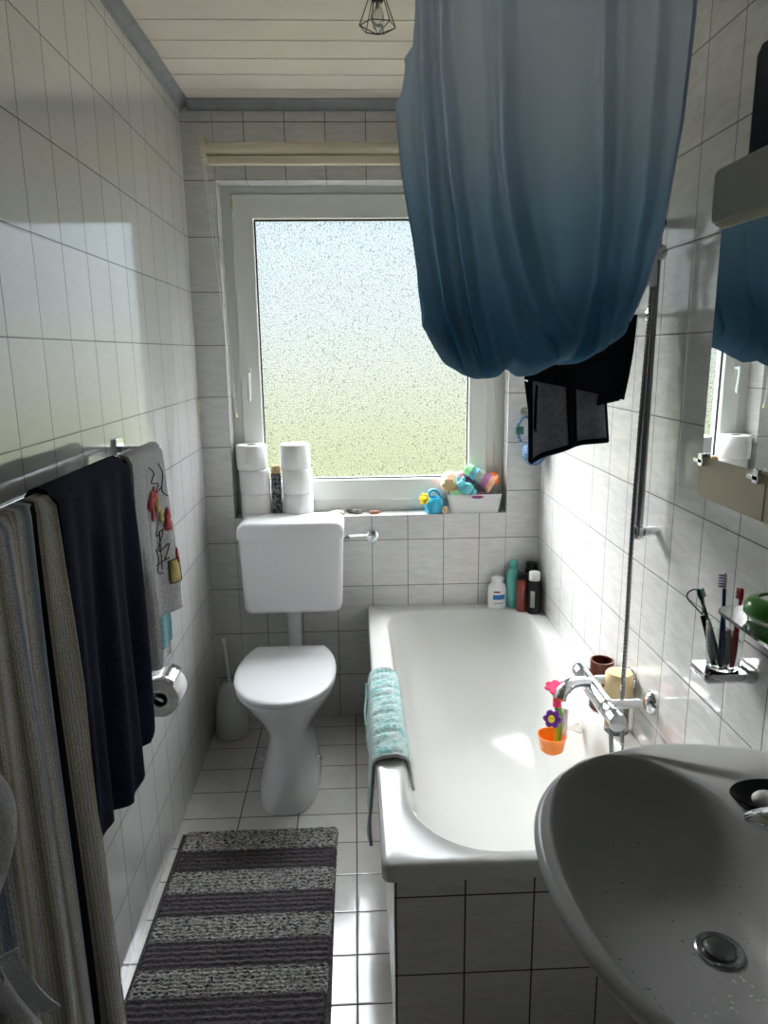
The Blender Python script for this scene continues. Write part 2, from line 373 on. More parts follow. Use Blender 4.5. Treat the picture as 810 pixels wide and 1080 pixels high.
# ------------------------------------------------------------------ room shell
W, H, YB = 1.38, 2.46, -3.42
def uv_wall(off=0.0, base=0.0):
    def f(p, n):
        a = p[1] if n == 'x' else p[0]
        v = (p[2]-.19)/.2 if n != 'z' else (p[1])/.2
        return ((a-off)/.15, v)
    return f
mb = MB(); box(mb, -.10, 0, YB-.1, .30, -.1, H+.1, lambda p, n: ((p[1]+.0676)/.15, (p[2]-.19)/.2)); tag(mb.build('wall_left', M['tile_left'], smooth=False), kind='structure')
mb = MB(); box(mb, W, W+.10, YB-.1, .30, -.1, H+.1, lambda p, n: ((p[1]+.05)/.15, (p[2]-.19)/.2)); tag(mb.build('wall_right', M['tile'], smooth=False), kind='structure')
WX0, WX1, WZ0, WZ1, WD = .115, 1.240, .895, 2.19, .10
mb = MB()
box(mb, 0, WX0, 0, .25, 0, H, lambda p, n: ((p[0]-WX0)/.15 if n != 'x' else .5+(p[1])/.5, (p[2]-.19)/.2))
box(mb, WX1, W, 0, .25, 0, H, lambda p, n: ((p[0]-WX1)/.15 if n != 'x' else .5+(p[1])/.5, (p[2]-.19)/.2))
mid = lambda p, n: ((p[0]-.228)/.15, (p[2]-.19)/.2 if n != 'z' else .03+p[1]/.5)
box(mb, WX0, WX1, 0, .25, 0, WZ0, mid); box(mb, WX0, WX1, 0, .25, WZ1, H, mid)
tag(mb.build('wall_back', M['tile'], smooth=False), kind='structure')
# wall behind the viewer with its door opening
mb = MB(); uvb = lambda p, n: (p[0]/.15, (p[2]-.19)/.2)
box(mb, 0, .28, YB-.1, YB, 0, H, uvb); box(mb, 1.10, W, YB-.1, YB, 0, H, uvb); box(mb, .28, 1.10, YB-.1, YB, 2.02, H, uvb)
tag(mb.build('wall_front', M['tile'], smooth=False), kind='structure')
dr = thing('door_1', None, None, (.69, YB-.05, 0), kind='structure')
mb = MB(); box(mb, .30, 1.08, YB-.07, YB-.03, .005, 2.0); dl = mb.build('door_leaf', M['door'], dr, bevel=.004)
mb = MB()
box(mb, .28, .30, YB-.1, YB+.01, 0, 2.02); box(mb, 1.08, 1.10, YB-.1, YB+.01, 0, 2.02); box(mb, .28, 1.10, YB-.1, YB+.01, 2.0, 2.02)
mb.build('door_frame', M['door'], dr, bevel=.003)
mb = MB(); tube(mb, smoothpath([(1.02, YB-.03, 1.0), (1.02, YB+.03, 1.0), (.98, YB+.04, 1.0), (.90, YB+.04, 1.0)], 5), .008); mb.build('door_handle', M['darkchrome'], dl)
mb = MB(); box(mb, 0, W, YB-.1, .0, -.10, 0, lambda p, n: ((p[0]-.195)/.2, (p[1]+.105)/.15)); tag(mb.build('floor', M['floor'], smooth=False), kind='structure')
# ceiling: cream boards running across the room
mb = MB(); y = .012
while y > YB-.1:
    box(mb, 0, W, y-.129, y, H, H+.02); box(mb, 0, W, y-.135, y-.129, H+.012, H+.02); y -= .135
box(mb, 0, W, YB-.1, .25, H+.02, H+.1)
tag(mb.build('ceiling', M['ceil'], bevel=.0), kind='structure')
def cove(name, pts_axis, a0, a1):
    prof = [(0, 0), (.034, 0), (.034, -.006), (.026, -.010), (.014, -.020), (.009, -.028), (.009, -.034), (0, -.034)]
    mb = MB(); vs = []; n = len(prof)
    for a in (a0, a1):
        for d, h in prof:
            vs.append((d, a, H+h) if pts_axis == 'L' else ((W-d, a, H+h) if pts_axis == 'R' else (a, -d, H+h)))
    fs = [[i, (i+1) % n, n+(i+1) % n, n+i] for i in range(n)]+[list(range(n))[::-1], [n+i for i in range(n)]]
    mb.add(vs, fs); tag(mb.build(name, M['cove'], angle=20), kind='structure')
cove('trim_1', 'L', YB, -.0); cove('trim_2', 'B', .03, W-.03); cove('trim_3', 'R', YB, -.0)
# ------------------------------------------------------------------ window
wi = thing('window_1', None, None, (.68, WD, WZ0), kind='structure')
def frame(x0, x1, z0, z1, w, y0, y1, name, bev=.004, m=M['pvc'], wb=None, wt=None, parent=None):
    mb = MB(); wb = wb or w; wt = wt or w
    out = [(x0, z0), (x1, z0), (x1, z1), (x0, z1)]; inn = [(x0+w, z0+wb), (x1-w, z0+wb), (x1-w, z1-wt), (x0+w, z1-wt)]
    vs = [(a, y0, b) for a, b in out]+[(a, y0, b) for a, b in inn]+[(a, y1, b) for a, b in out]+[(a, y1, b) for a, b in inn]
    fs = []
    for i in range(4):
        j = (i+1) % 4
        fs += [[i, j, 4+j, 4+i], [8+j, 8+i, 12+i, 12+j], [i, 8+i, 8+j, j], [4+i, 4+j, 12+j, 12+i]]
    mb.add(vs, fs); return mb.build(name, m, parent or wi, bevel=bev)
frame(WX0-.002, WX1+.002, WZ0-.002, WZ1+.002, .040, WD, WD+.07, 'outer_frame', wb=.055, wt=.028)
sa = frame(.158, 1.170, .945, 2.158, .078, WD-.014, WD+.06, 'sash', wb=.088, wt=.088)
# the frame's wide right side
mb = MB(); box(mb, 1.170, 1.202, WD-.002, WD+.06, .945, 2.158); mb.build('frame_post', M['pvc'], wi, bevel=.003)
frame(.232, 1.096, 1.029, 2.074, .010, WD+.008, WD+.016, 'glass_seal', 0, M['seal'], parent=sa)
mb = MB(); box(mb, .234, 1.094, WD+.018, WD+.0185, 1.031, 2.072); g = mb.build('glass_pane', M['frosted'], sa, smooth=False)
me = g.data
# keep only a single optical sheet: rear and edge faces are dropped
import bmesh
bm = bmesh.new(); bm.from_mesh(me); bm.faces.ensure_lookup_table()
bmesh.ops.delete(bm, geom=[f for f in bm.faces if not (f.normal.y < -.5)], context='FACES'); bm.to_mesh(me); bm.free()
mb = MB(); box(mb, .182, .200, WD-.020, WD-.013, 1.40, 1.50)
tube(mb, [(.191, WD-.02, 1.475), (.191, WD-.052, 1.475)], .007, 10); tube(mb, smoothpath([(.191, WD-.05, 1.478), (.191, WD-.053, 1.45), (.191, WD-.045, 1.37)], 5), [.008]*10+[.006], 10)
mb.build('window_handle', M['pvc'], sa, bevel=.002)
for z, h in ((2.105, .045),):
    mb = MB(); lathe(mb, [(.006, 0), (.006, h)], (.160, WD-.010, z), n=12); box(mb, .150, .178, WD-.013, WD-.010, z+.012, z+.03)
    mb.build('hinge', M['cream'], sa)
# ------------------------------------------------------------------ roller blind
rb = thing('roller_blind', 'cream rolled-up roller blind mounted above the window', 'roller blind', (.68, -.05, 2.27))
mb = MB(); lathe(mb, [(.022, 0), (.022, 1.19)], (.095, -.052, 2.285), (1, 0, 0), 28); mb.build('rolled_cloth', M['blindcloth'], rb)
mb = MB(); box(mb, .10, 1.275, -.066, -.046, 2.229, 2.262); mb.build('bottom_bar', M['blindcloth'], rb, bevel=.006)
for x in (.078, 1.286):
    mb = MB(); box(mb, x, x+.016, -.085, 0, 2.243, 2.318); box(mb, x+.0, x+.016, -.004, 0, 2.25, 2.33); mb.build('bracket', M['cream'], rb, bevel=.006)
mb = MB()
for i in range(150):
    t = i/149
    for s in (0, 1):
        p = (.086+.07*t+s*(.012*math.sin(PI*t)+.003), -.090-.003*s, 2.28-.94*t)
        lathe(mb, [(.0001, -.0030), (.0027, 0), (.0001, .0030)], p, n=6)
    
mb.build('bead_chain', M['white'], rb)
mb = MB(); lathe(mb, [(.007, 0), (.010, .004), (.004, .02), (0.0001, .028)], (.156, -.09, 1.315), n=12); tube(mb, [(.16, -.09, 1.34), (.152, -.09, 1.33)], .002, 6); mb.build('chain_weight', M['cream'], rb)
mb = MB(); tube(mb, [(.81+.011*math.cos(a*PI/8), -.056, 2.218+.011*math.sin(a*PI/8)) for a in range(16)], .0016, 6, closed=True); mb.build('pull_ring', M['cream'], rb)
hk = MB(); tube(hk, smoothpath([(.001, -.03, 1.365), (.014, -.03, 1.362), (.016, -.03, 1.345), (.010, -.03, 1.335)], 5), .003, 8); box(hk, 0, .004, -.04, -.02, 1.33, 1.38)
tag(hk.build('wall_hook', M['cream']), 'tiny cream hook on the left wall near the window corner', 'hook')

# ------------------------------------------------------------------ pendant lamp
pl = thing('pendant_lamp', 'small black wire cage lamp hanging from the cream ceiling', 'lamp', (.694, -.9, 2.46))
px, py = .6935, -.9
mb = MB(); lathe(mb, [(.035, 0), (.035, .012), (.028, .018)][::-1] and [(.028, -.02), (.035, -.012), (.035, 0)], (px, py, 2.46), n=24); mb.build('ceiling_rose', M['black'], pl)
mb = MB(); lathe(mb, [(.014, 0), (.016, .004), (.016, .03), (.010, .036)], (px, py, 2.405), n=20); mb.build('lamp_socket', M['black'], pl)
mb = MB()
tp_ = [(px+.018*math.cos(a), py+.018*math.sin(a), 2.420) for a in [k*PI/3+.15 for k in range(6)]]
ml_ = [(px+.046*math.cos(a), py+.046*math.sin(a), 2.350) for a in [k*PI/3+.15 for k in range(6)]]
for k in range(6):
    tube(mb, [tp_[k], ml_[k]], .0012, 6); tube(mb, [ml_[k], ml_[(k+1) % 6]], .0012, 6); tube(mb, [tp_[k], tp_[(k+1) % 6]], .0012, 6)
    tube(mb, [ml_[k], (px, py, 2.332)], .0012, 6)
mb.build('wire_cage', M['blackwire'], pl)
mb = MB(); lathe(mb, [(.009, 0), (.010, -.01), (.017, -.03), (.016, -.045), (.010, -.058), (.0001, -.063)], (px, py, 2.404), n=24)
bl = mb.build('light_bulb', M['glass'], pl)
mb = MB()
for k in range(4):
    a = k*PI/2; tube(mb, [(px+.004*math.cos(a), py+.004*math.sin(a), 2.398), (px+.006*math.cos(a), py+.006*math.sin(a), 2.362)], .0007, 5)
mb.build('filament', M['amber'], bl)

# ------------------------------------------------------------------ bathtub
bt = thing('bathtub', 'white enamel bathtub along the right wall', 'bathtub', (1.02, -.8, 0))
TX0, TX1, TY0, TY1, TZ = .655, 1.378, -1.600, -.001, .50
def tub_ring(x0, x1, y0, y1, z, rn, rf, k=10):
    """rounded rectangle, rn = near corner radii, rf = far radii"""
    out = []
    for (cx, cy, r, a0) in ((x1, y1, rf, 0), (x0, y1, rf, PI/2), (x0, y0, rn, PI), (x1, y0, rn, 3*PI/2)):
        sx = 1 if cx == x1 else -1; sy = 1 if cy == y1 else -1
        for i in range(k):
            a = a0+PI/2*i/(k-1); out.append((cx-sx*r+r*math.cos(a), cy-sy*r+r*math.sin(a), z))
    return out
mb = MB()
R_ = [tub_ring(TX0+.006, TX1, TY0+.006, TY1, TZ-.042, .02, .008), tub_ring(TX0, TX1, TY0, TY1, TZ-.040, .022, .008), tub_ring(TX0, TX1, TY0, TY1, TZ-.010, .022, .008), tub_ring(TX0+.003, TX1, TY0+.003, TY1, TZ-.003, .022, .008),
      tub_ring(TX0+.010, TX1, TY0+.010, TY1, TZ, .022, .010),
      tub_ring(.722, 1.322, -1.568, -.068, TZ, .20, .13), tub_ring(.727, 1.317, -1.563, -.073, TZ-.003, .20, .13), tub_ring(.733, 1.311, -1.556, -.080, TZ-.012, .20, .13),
      tub_ring(.745, 1.300, -1.53, -.115, TZ-.08, .20, .15), tub_ring(.765, 1.282, -1.47, -.23, TZ-.20, .20, .18), tub_ring(.785, 1.262, -1.42, -.40, TZ-.33, .19, .20),
      tub_ring(.81, 1.238, -1.38, -.50, TZ-.375, .17, .20), tub_ring(.85, 1.20, -1.32, -.60, TZ-.392, .14, .16), tub_ring(.96, 1.10, -1.15, -.8, TZ-.396, .06, .06)]
loft(mb, R_, capa=False); mb.build('basin', M['enamel'], bt, angle=50)
mb = MB(); pu = lambda p, n: ((p[0]-.684)/.15 if n == 'y' else (p[1]+1.585)/.15, (p[2]-.01)/.2)
box(mb, .680, 1.379, -1.585, -1.545, 0, TZ-.04, pu); mb.build('front_panel', M['panel'], bt, smooth=False)
mb = MB(); box(mb, .680, .72, -1.545, -.001, 0, TZ-.04, pu); mb.build('side_panel', M['panel'], bt, smooth=False)
mb = MB(); lathe(mb, [(.0001, .004), (.02, .004), (.024, .0)], (1.03, -1.20, .105), n=20); mb.build('drain', M['chrome'], bt)
mb = MB(); lathe(mb, [(.0001, .012), (.022, .012), (.027, .006), (.028, 0)], (1.02, -1.523, .42), (0, 1, .12), n=20); mb.build('overflow_cover', M['chrome'], bt)

# towel over the tub rim
def path_point(P, s):
    tot = 0; seg = []
    for a, b in zip(P, P[1:]):
        l = math.dist(a, b); seg.append(l); tot += l
    d = s*tot
    for i, l in enumerate(seg):
        if d <= l or i == len(seg)-1:
            t = d/l; a, b = P[i], P[i+1]; return tuple(a[k]+(b[k]-a[k])*t for k in range(len(a)))
        d -= l
    return P[-1]
PT = [(.640, .24), (.642, .36), (.646, .47), (.650, .495), (.660, .508), (.690, .512), (.722, .510), (.738, .500), (.744, .47), (.752, .42), (.755, .40)]
PTs = [(p.x, p.z) for p in smoothpath([(a, 0, b) for a, b in PT], 6)]
def tubtowel(u, v):
    x, z = path_point(PTs, v); y = -1.19+.525*u
    k = max(0, 1-v*3.2); z += .22*k*(u**1.4); 
    wr = .006*math.sin(u*43+3*math.sin(v*5))*math.sin(v*2.6) + .004*math.sin(u*17+v*9)
    out = max(0, (0.42-v)/.42)
    return (x-abs(wr)*1.2*out-.006*out*math.sin(u*PI*3+.4), y+.012*math.sin(v*7), z+(abs(wr) if .35 < v < .72 else abs(wr)*.3)+.001)
mb = MB(); grid(mb, tubtowel, 90, 70)
tt = tag(mb.build('bath_towel', M['tubtowel'], angle=180, solid=.007), 'turquoise patterned towel draped over the bathtub rim', 'towel')
for u in (0.0, 1.0):
    mb = MB(); tube(mb, [tubtowel(u, k/60) for k in range(61)], .005, 8); mb.build('hem', M['greyterry'], tt, angle=180)['label'] = 'grey towel hem'

# ------------------------------------------------------------------ toilet
to = thing('toilet', 'white floor-standing toilet with closed lid below the window', 'toilet', (.345, -.45, 0))
def ringT(z, cx, yb, yf, hw, n=2.3, k=48):
    cy = (yb+yf)/2; hl = (yb-yf)/2
    return sellipse(cx, cy, z, hw, hl, n, k)
mb = MB(); cx = .350
rg = [ringT(0, cx, -.22, -.705, .112, 2.6), ringT(.012, cx, -.22, -.707, .113, 2.6), ringT(.05, cx, -.22, -.690, .107, 2.5), ringT(.11, cx, -.21, -.655, .092, 2.4),
      ringT(.18, cx, -.20, -.625, .078, 2.3), ringT(.235, cx, -.19, -.620, .084, 2.2), ringT(.29, cx, -.18, -.645, .118, 2.2), ringT(.34, cx, -.17, -.678, .152, 2.2), ringT(.375, cx, -.165, -.697, .172, 2.25), ringT(.392, cx, -.165, -.702, .175, 2.3)]
loft(mb, rg); mb.build('toilet_bowl', M['ceramic'], to, angle=60)
def lidring(z, gx=0.0):
    out = []; k = 56; c_y = -.455; 
    for i in range(k):
        t = 2*PI*i/k; c, s = math.cos(t), math.sin(t)
        x = (.184+gx)*math.copysign(abs(c)**(.92), c); y = ((.268+gx)*abs(s)**.95*-1) if s < 0 else (.320+gx)*abs(s)**1.0
        y = min(y, .226+gx); out.append((.346+x, c_y+y, z))
    return out
mb = MB(); loft(mb, [lidring(.393, -.012), lidring(.395, -.004), lidring(.406, -.003), lidring(.409, -.008)]); mb.build('toilet_seat', M['plastic'], to, angle=50)
mb = MB(); loft(mb, [lidring(.411, -.010), lidring(.413, -.001), lidring(.421, 0), lidring(.427, -.006), lidring(.430, -.02), lidring(.4315, -.08)]); mb.build('toilet_lid', M['plastic'], to, angle=60)
for s in (-1, 1):
    mb = MB(); lathe(mb, [(.009, 0), (.013, .004), (.013, .008), (.006, .016), (.0001, .017)], (cx+s*.104, -.46, .065), (s*.9, 0, .5), n=16); mb.build('floor_bolt_cap', M['chrome'], to)
# cistern
ci = thing('toilet_cistern', 'white plastic cistern on the wall above the toilet', 'cistern', (.355, -.09, .53))
def cist(z0, z1, grow=0):
    def rr2(y, g): return [(p[0], y, p[1]) for p in g]
    return None
def cis_sec(y, g):
    # outline in x,z, narrower at the bottom
    out = []; cxx = .356
    for (sx, sz, a0, r) in ((1, 1, 0, .034), (-1, 1, PI/2, .034), (-1, -1, PI, .030), (1, -1, 3*PI/2, .030)):
        for i in range(8):
            a = a0+PI/2*i/7; hw = (.207 if sz > 0 else .196)-g; zz = (.912-g if sz > 0 else .540+g)
            out.append((cxx+sx*(hw-r)+r*math.cos(a), y, zz-sz*r+r*math.sin(a)))
    return out
mb = MB(); loft(mb, [cis_sec(-.004, .012), cis_sec(-.010, .006), cis_sec(-.135, .0), cis_sec(-.168, .003), cis_sec(-.178, .009), cis_sec(-.181, .02)][::-1], capa=True, capb=True)
mb.build('tank', M['plastic'], ci, angle=60)
# lid: separate shell whose lower edge leaves the seam line
def lid_sec(y, g):
    out = []; cxx = .356; r = .036
    pts = [(cxx+.209+g, .852)]
    for (sx, a0) in ((1, 0), (-1, PI/2)):
        for i in range(8):
            a = a0+PI/2*i/7; out.append((cxx+sx*(.209+g-r)+r*math.cos(a), y, .915+g-r+r*math.sin(a)))
    out.append((cxx-.209-g, y, .853)); out.append((cxx+.209+g, y, .853)); return out
mb = MB(); loft(mb, [lid_sec(-.003, -.008), lid_sec(-.008, 0), lid_sec(-.176, 0), lid_sec(-.187, -.004), lid_sec(-.191, -.012)][::-1]); mb.build('cistern_lid', M['plastic'], ci, angle=50)
mb = MB(); lathe(mb, [(.036, .0), (.037, -.028), (.034, -.034), (.027, -.050), (.027, -.14)], (.350, -.085, .545), n=28)
tube(mb, smoothpath([(.350, -.085, .42), (.350, -.086, .36), (.350, -.11, .32), (.350, -.20, .305)], 6), .026, 20); mb.build('flush_pipe', M['plastic'], ci)
av = thing('angle_valve', 'chrome angle valve with supply pipe right of the cistern', 'valve', (.681, 0, .809))
mb = MB(); lathe(mb, [(.026, 0), (.026, .004), (.018, .010), (.0001, .010)], (.681, 0, .809), (0, -1, 0), n=24); mb.build('rosette', M['chrome'], av)
mb = MB(); tube(mb, [(.681, -.008, .809), (.681, -.055, .809)], .010, 14); lathe(mb, [(.014, 0), (.016, .006), (.015, .024), (.010, .028)], (.681, -.052, .809), (0, -1, 0), n=10); mb.build('valve_body', M['chrome'], av)
mb = MB(); tube(mb, smoothpath([(.672, -.04, .812), (.655, -.05, .822), (.62, -.07, .827), (.583, -.085, .828), (.563, -.09, .828)], 8), .0055, 12); lathe(mb, [(.010, 0), (.010, .02)], (.566, -.09, .828), (1, 0, 0), n=6); mb.build('supply_pipe', M['chrome'], av)
# toilet brush
br = thing('toilet_brush', 'white toilet brush in its holder in the left corner', 'toilet brush', (.083, -.15, 0))
mb = MB(); lathe(mb, [(.066, .0), (.068, .01), (.066, .06), (.060, .13), (.048, .19), (.030, .225), (.018, .235), (.018, .225), (.028, .215), (.046, .18)], (.078, -.135, .004), n=32); mb.build('brush_holder', M['plastic'], br)
mb = MB(); tube(mb, [(.078, -.135, .05), (.078, -.135, .22), (.060, -.115, .40)], [.008, .007, .006], 12); lathe(mb, [(.0001, -.012), (.008, -.008), (.010, 0), (.008, .008), (.0001, .012)], (.059, -.114, .405), n=12); mb.build('brush_handle', M['plastic'], br)
mb = MB(); lathe(mb, [(.060, 0), (.066, .004)], (.078, -.135, 0), n=32); mb.build('base_ring', M['black'], br)

# ------------------------------------------------------------------ rug
rg_ = thing('bath_rug', 'dark grey striped rug on the floor in front of the toilet', 'rug', (.28, -1.4, 0))
cuts = [-.790, -.890, -.982, -1.074, -1.163, -1.251, -1.341, -1.426, -1.52, -1.61, -1.70, -1.79, -1.88, -1.97]
def rugx(y): return (.032+.012*(y+.79), .534+.02*(y+.79))
for i, (a, b) in enumerate(zip(cuts, cuts[1:])):
    light = i % 2 == 0
    def rf(u, v, a=a, b=b, light=light):
        y = a+(b-a)*v; x0, x1 = rugx(y); x = x0+(x1-x0)*u
        e = min(1, min(u, 1-u)*60); n_ = random.uniform(0, 1)
        z = (.0105 if light else .0125)+.0028*math.sin(v*2*PI*(5 if not light else 7))*(1 if light else .8)+.002*n_
        if i == 0 and v == 0: e = 0
        return (x+.001*math.sin(y*240)+random.uniform(-.0006, .0006), y+.0012*math.sin(x*150+i)+random.uniform(-.0008, .0008), .001+z*e)
    mb = MB(); grid(mb, rf, 150, 30)
    o = mb.build('stripe', M['rug_light'] if light else M['rug_dark'], rg_, angle=180); o['label'] = 'mottled white stripe' if light else 'dark grey stripe'
mb = MB()
box(mb, .020, .530, -1.97, -.791, .0005, .004); mb.build('backing', M['rug_dark'], rg_)

# ------------------------------------------------------------------ towel rail and towels on left wall
RX, RZ = .098, 1.318
tr = thing('towel_rail', 'chrome double towel rail on the left tiled wall', 'towel rail', (.0, -1.5, RZ))
mb = MB(); tube(mb, [(RX, -1.035, RZ), (RX, -2.32, RZ)], .007, 14); mb.build('bar', M['chrome'], tr)
mb = MB(); tube(mb, [(.045, -1.02, RZ), (.045, -2.32, RZ)], .006, 14); mb.build('bar', M['chrome'], tr)
for y in (-1.03, -2.30):
    mb = MB(); box(mb, 0.0005, RX+.008, y-.010, y+.010, RZ-.008, RZ+.009); box(mb, RX-.004, RX+.010, y-.012, y+.012, RZ-.035, RZ+.010); box(mb, 0.0005, .008, y-.03, y+.03, RZ-.05, RZ+.03)
    mb.build('bracket', M['chrome'], tr, bevel=.002)
def drape(name, m, y0, y1, front, back, xb, zb, r, fold, label, cat='towel', nu=90, nv=90, thick=.008, uvs=1.0, slant=None, parent=None, group=None):
    tot = front+back+PI*r; th = front/tot; tb = (front+PI*r)/tot
    def f(u, v):
        y = y0+(y1-y0)*u
        if slant: y = slant(u, v, y)
        s = v*tot
        if v <= th: d = front-s; x = xb+r; z = zb-d
        elif v <= tb: a = (s-front)/r; x = xb+r*math.cos(a); z = zb+r*math.sin(a); d = 0
        else: d = s-front-PI*r; x = xb-r; z = zb-d
        dx, dz = fold(u, v, d, v <= th)
        return (x+dx, y, z+dz)
    mb = MB(); grid(mb, f, nu, nv, uvf=lambda u, v: (u*uvs, v))
    o = mb.build(name, m, parent, angle=180, solid=thick)
    if not parent: tag(o, label, cat, group)
    return o, f
# striped beach towel in two hanging folds
def fold_st(u, v, d, front):
    if not front: return (-.004, 0) if d > 0 else (0, 0)
    k = min(1, .35+d/.5)
    val = -.06*math.exp(-((u-.865+.012*math.sin(d*3))/.014)**2)*min(1, .25+d*3)
    w = .010*math.sin(u*20+1.0)+.006*math.sin(u*47+d*2)
    return (w*k+val+.02*min(1, d/1.2)*(0.5+.5*math.sin(u*9)), 0)
def sl_st(u, v, y): 
    d = max(0, 1-v/.49)
    return y+.02*d*max(0, (u-.9)/.1)
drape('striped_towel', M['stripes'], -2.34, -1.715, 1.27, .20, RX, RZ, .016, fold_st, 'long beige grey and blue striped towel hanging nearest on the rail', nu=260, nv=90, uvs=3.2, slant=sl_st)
def fold_nv(u, v, d, front):
    k = min(1, .1+d*1.8)
    if not front: return (-.005, -.0)
    w = .014*math.sin(u*13+.4)+.010*math.sin(u*27+d*3)
    endz = .05*max(0, (u-.9)/.1)+.02*math.sin(u*9)
    return (w*k+.006, (endz if d > .3 else endz*d/.3))
drape('navy_towel', M['navy'], -1.735, -1.352, .665, .30, RX, RZ+.006, .018, fold_nv, 'dark navy terry towel hanging in the middle of the rail', nu=110, slant=lambda u, v, y: y+.015*max(0, 1-v/.6)*(u-.5)*2)
o, f = drape('navy_towel_back', M['navy'], -1.69, -1.45, .705, .02, .070, RZ-.02, .004, lambda u, v, d, fr: (.006*math.sin(u*15), (.06*u if d > .2 else 0)), '', nu=40, parent=D.objects['navy_towel']); o.name = 'inner_layer'
# small printed towel at the far end
def fold_pr(u, v, d, front):
    k = min(1, d*3)
    if not front: return (0, 0)
    w = .010*math.sin(u*9-.6)-.018*math.exp(-((u-.36)/.05)**2)+.030*max(0, u-.36)
    return (w*k+.004, .03*(1-u)*(-1 if d > .2 else -d/.2)*-.6)
pt, pf = drape('printed_towel', M['greyterry'], -1.31, -1.055, .42, .10, RX, RZ+.004, .015, fold_pr, 'small pale grey towel with red and yellow print at the rail end', nu=70, slant=lambda u, v, y: y-.02*max(0, 1-v/.75)*u)
pt.data.materials[0] = M['greyterry']
def fold_tq(u, v, d, front): return ((.007*math.sin(u*12)+.045*u)*min(1, d*3), 0)
tq, tqf = drape('turquoise_layer', M['teal_terry'], -1.285, -1.085, .49, .02, .070, RZ-.012, .005, fold_tq, '', nu=50, parent=pt, slant=lambda u, v, y: y); tq['label'] = 'turquoise back layer'
tq2, _ = drape('towel_hem', M['greyterry'], -1.285, -1.085, .53, .02, .064, RZ-.012, .005, fold_tq, '', nu=50, parent=pt, slant=lambda u, v, y: y)
tq3, _ = drape('folded_edge', M['greyterry'], -1.315, -1.27, .50, .02, RX-.005, RZ, .006, fold_tq, '', nu=10, parent=pt)
# printed drawing on the towel: abstract coloured blots and pen lines
def on_towel(u, d, off=.0065):
    tot = .42+.10+PI*.015; v = (.42-d)/tot; p = pf(u, v); return Vector((p[0]+off, p[1], p[2]))
def blot(name, u, d, ru, rd, m, n=14, sq=False):
    vs = [on_towel(u, d)]
    for k in range(n):
        a = 2*PI*k/n; q = 1 if not sq else 1/max(abs(math.cos(a)), abs(math.sin(a)))
        w = 1+.15*math.sin(3*a)*(not sq); vs.append(on_towel(u+ru*q*w*math.cos(a), d+rd*q*w*math.sin(a)))
    mb = MB(); mb.add(vs, [[0, 1+k, 1+(k+1) % n] for k in range(n)]); mb.build(name, m, pt, angle=180, solid=.002)
M['printred'] = fabric('print_red', (.42, .03, .03), .2); M['printyellow'] = fabric('print_yellow', (.45, .35, .10), .2)
for (u, d, ru, rd) in ((.50, .12, .11, .026), (.60, .105, .08, .020), (.52, .155, .07, .016), (.84, .19, .08, .02), (.86, .165, .06, .016), (.95, .28, .04, .02)): blot('red_print', u, d, ru, rd, M['printred'])
for (u, d, ru, rd, sq) in ((.66, .13, .05, .028, False), (.86, .315, .10, .030, True), (.72, .165, .035, .02, False)): blot('yellow_print', u, d, ru, rd, M['printyellow'], sq=sq)
mb = MB()
def scrib(pts): tube(mb, smoothpath([on_towel(a, b, .0075) for a, b in pts], 8), .0013, 5)
scrib([(.45, .03), (.60, .05), (.50, .07), (.70, .08), (.62, .10), (.8, .09)]); scrib([(.55, .12), (.62, .17), (.56, .21), (.72, .20), (.60, .25), (.80, .24), (.70, .28)])
scrib([(.75, .03), (.85, .06), (.78, .1), (.92, .12)]); scrib([(.50, .24), (.58, .27), (.52, .30), (.66, .31)]); scrib([(.64, .20), (.65, .30)]); scrib([(.46, .28), (.78, .275)])
for q in (((.76, .285), (.96, .285), (.96, .345), (.76, .345), (.76, .285)),):
    for a, b in zip(q, q[1:]): tube(mb, [on_towel(a[0]+(b[0]-a[0])*k/6, a[1]+(b[1]-a[1])*k/6, .0075) for k in range(7)], .0012, 5)
mb.build('pen_line_print', M['blackcloth'], pt)

# grey garment hanging at the near end, on its own wall hook
gh = thing('grey_garment', 'grey cloth with rust trim hanging at the lower left beside the striped towel', 'cloth', (.10, -2.2, 1.3))
def garm(u, v):
    z = 1.36-.74*v
    l1 = math.sin(PI*min(1, max(0, (1.12-z)/.24))); l2 = math.sin(PI*min(1, max(0, (.885-z)/.22)))
    yr = -2.175+.055*l1+.060*l2; y = -2.44+(yr+2.44)*u
    x = .150+.03*math.sin(u*8+v*2)+.02*math.sin(v*6)+.02*u*(l1+l2)
    return (x, y, z)
mb = MB(); grid(mb, garm, 60, 60); mb.build('cloth_body', M['greyterry'], gh, angle=180, solid=.008)
mb = MB(); tube(mb, [garm(1, k/60) for k in range(18, 61)], .005, 8); tube(mb, [Vector(garm(.3+.7*k/20, .66-.03*math.sin(k/6)))+Vector((.006, 0, 0)) for k in range(21)], .004, 8); mb.build('trim_piping', M['rust'], gh)
def tail(u, v): 
    z = .865-.13*v-.04*v*u; return (.195+.01*math.sin(u*7), -2.20+.05*v+(u-.5)*.06*(1-.3*v)+.04*v*v*u, z)
mb = MB(); grid(mb, tail, 16, 20); mb.build('cloth_tail', M['whitecloth'], gh, angle=180, solid=.004)['label'] = 'pale cloth tail'
mb = MB(); tube(mb, smoothpath([(.0005, -2.36, 1.40), (.06, -2.36, 1.40), (.15, -2.36, 1.38), (.155, -2.36, 1.355)], 6), .006, 10); box(mb, 0.0005, .006, -2.385, -2.335, 1.36, 1.44); mb.build('hook', M['chrome'], gh)

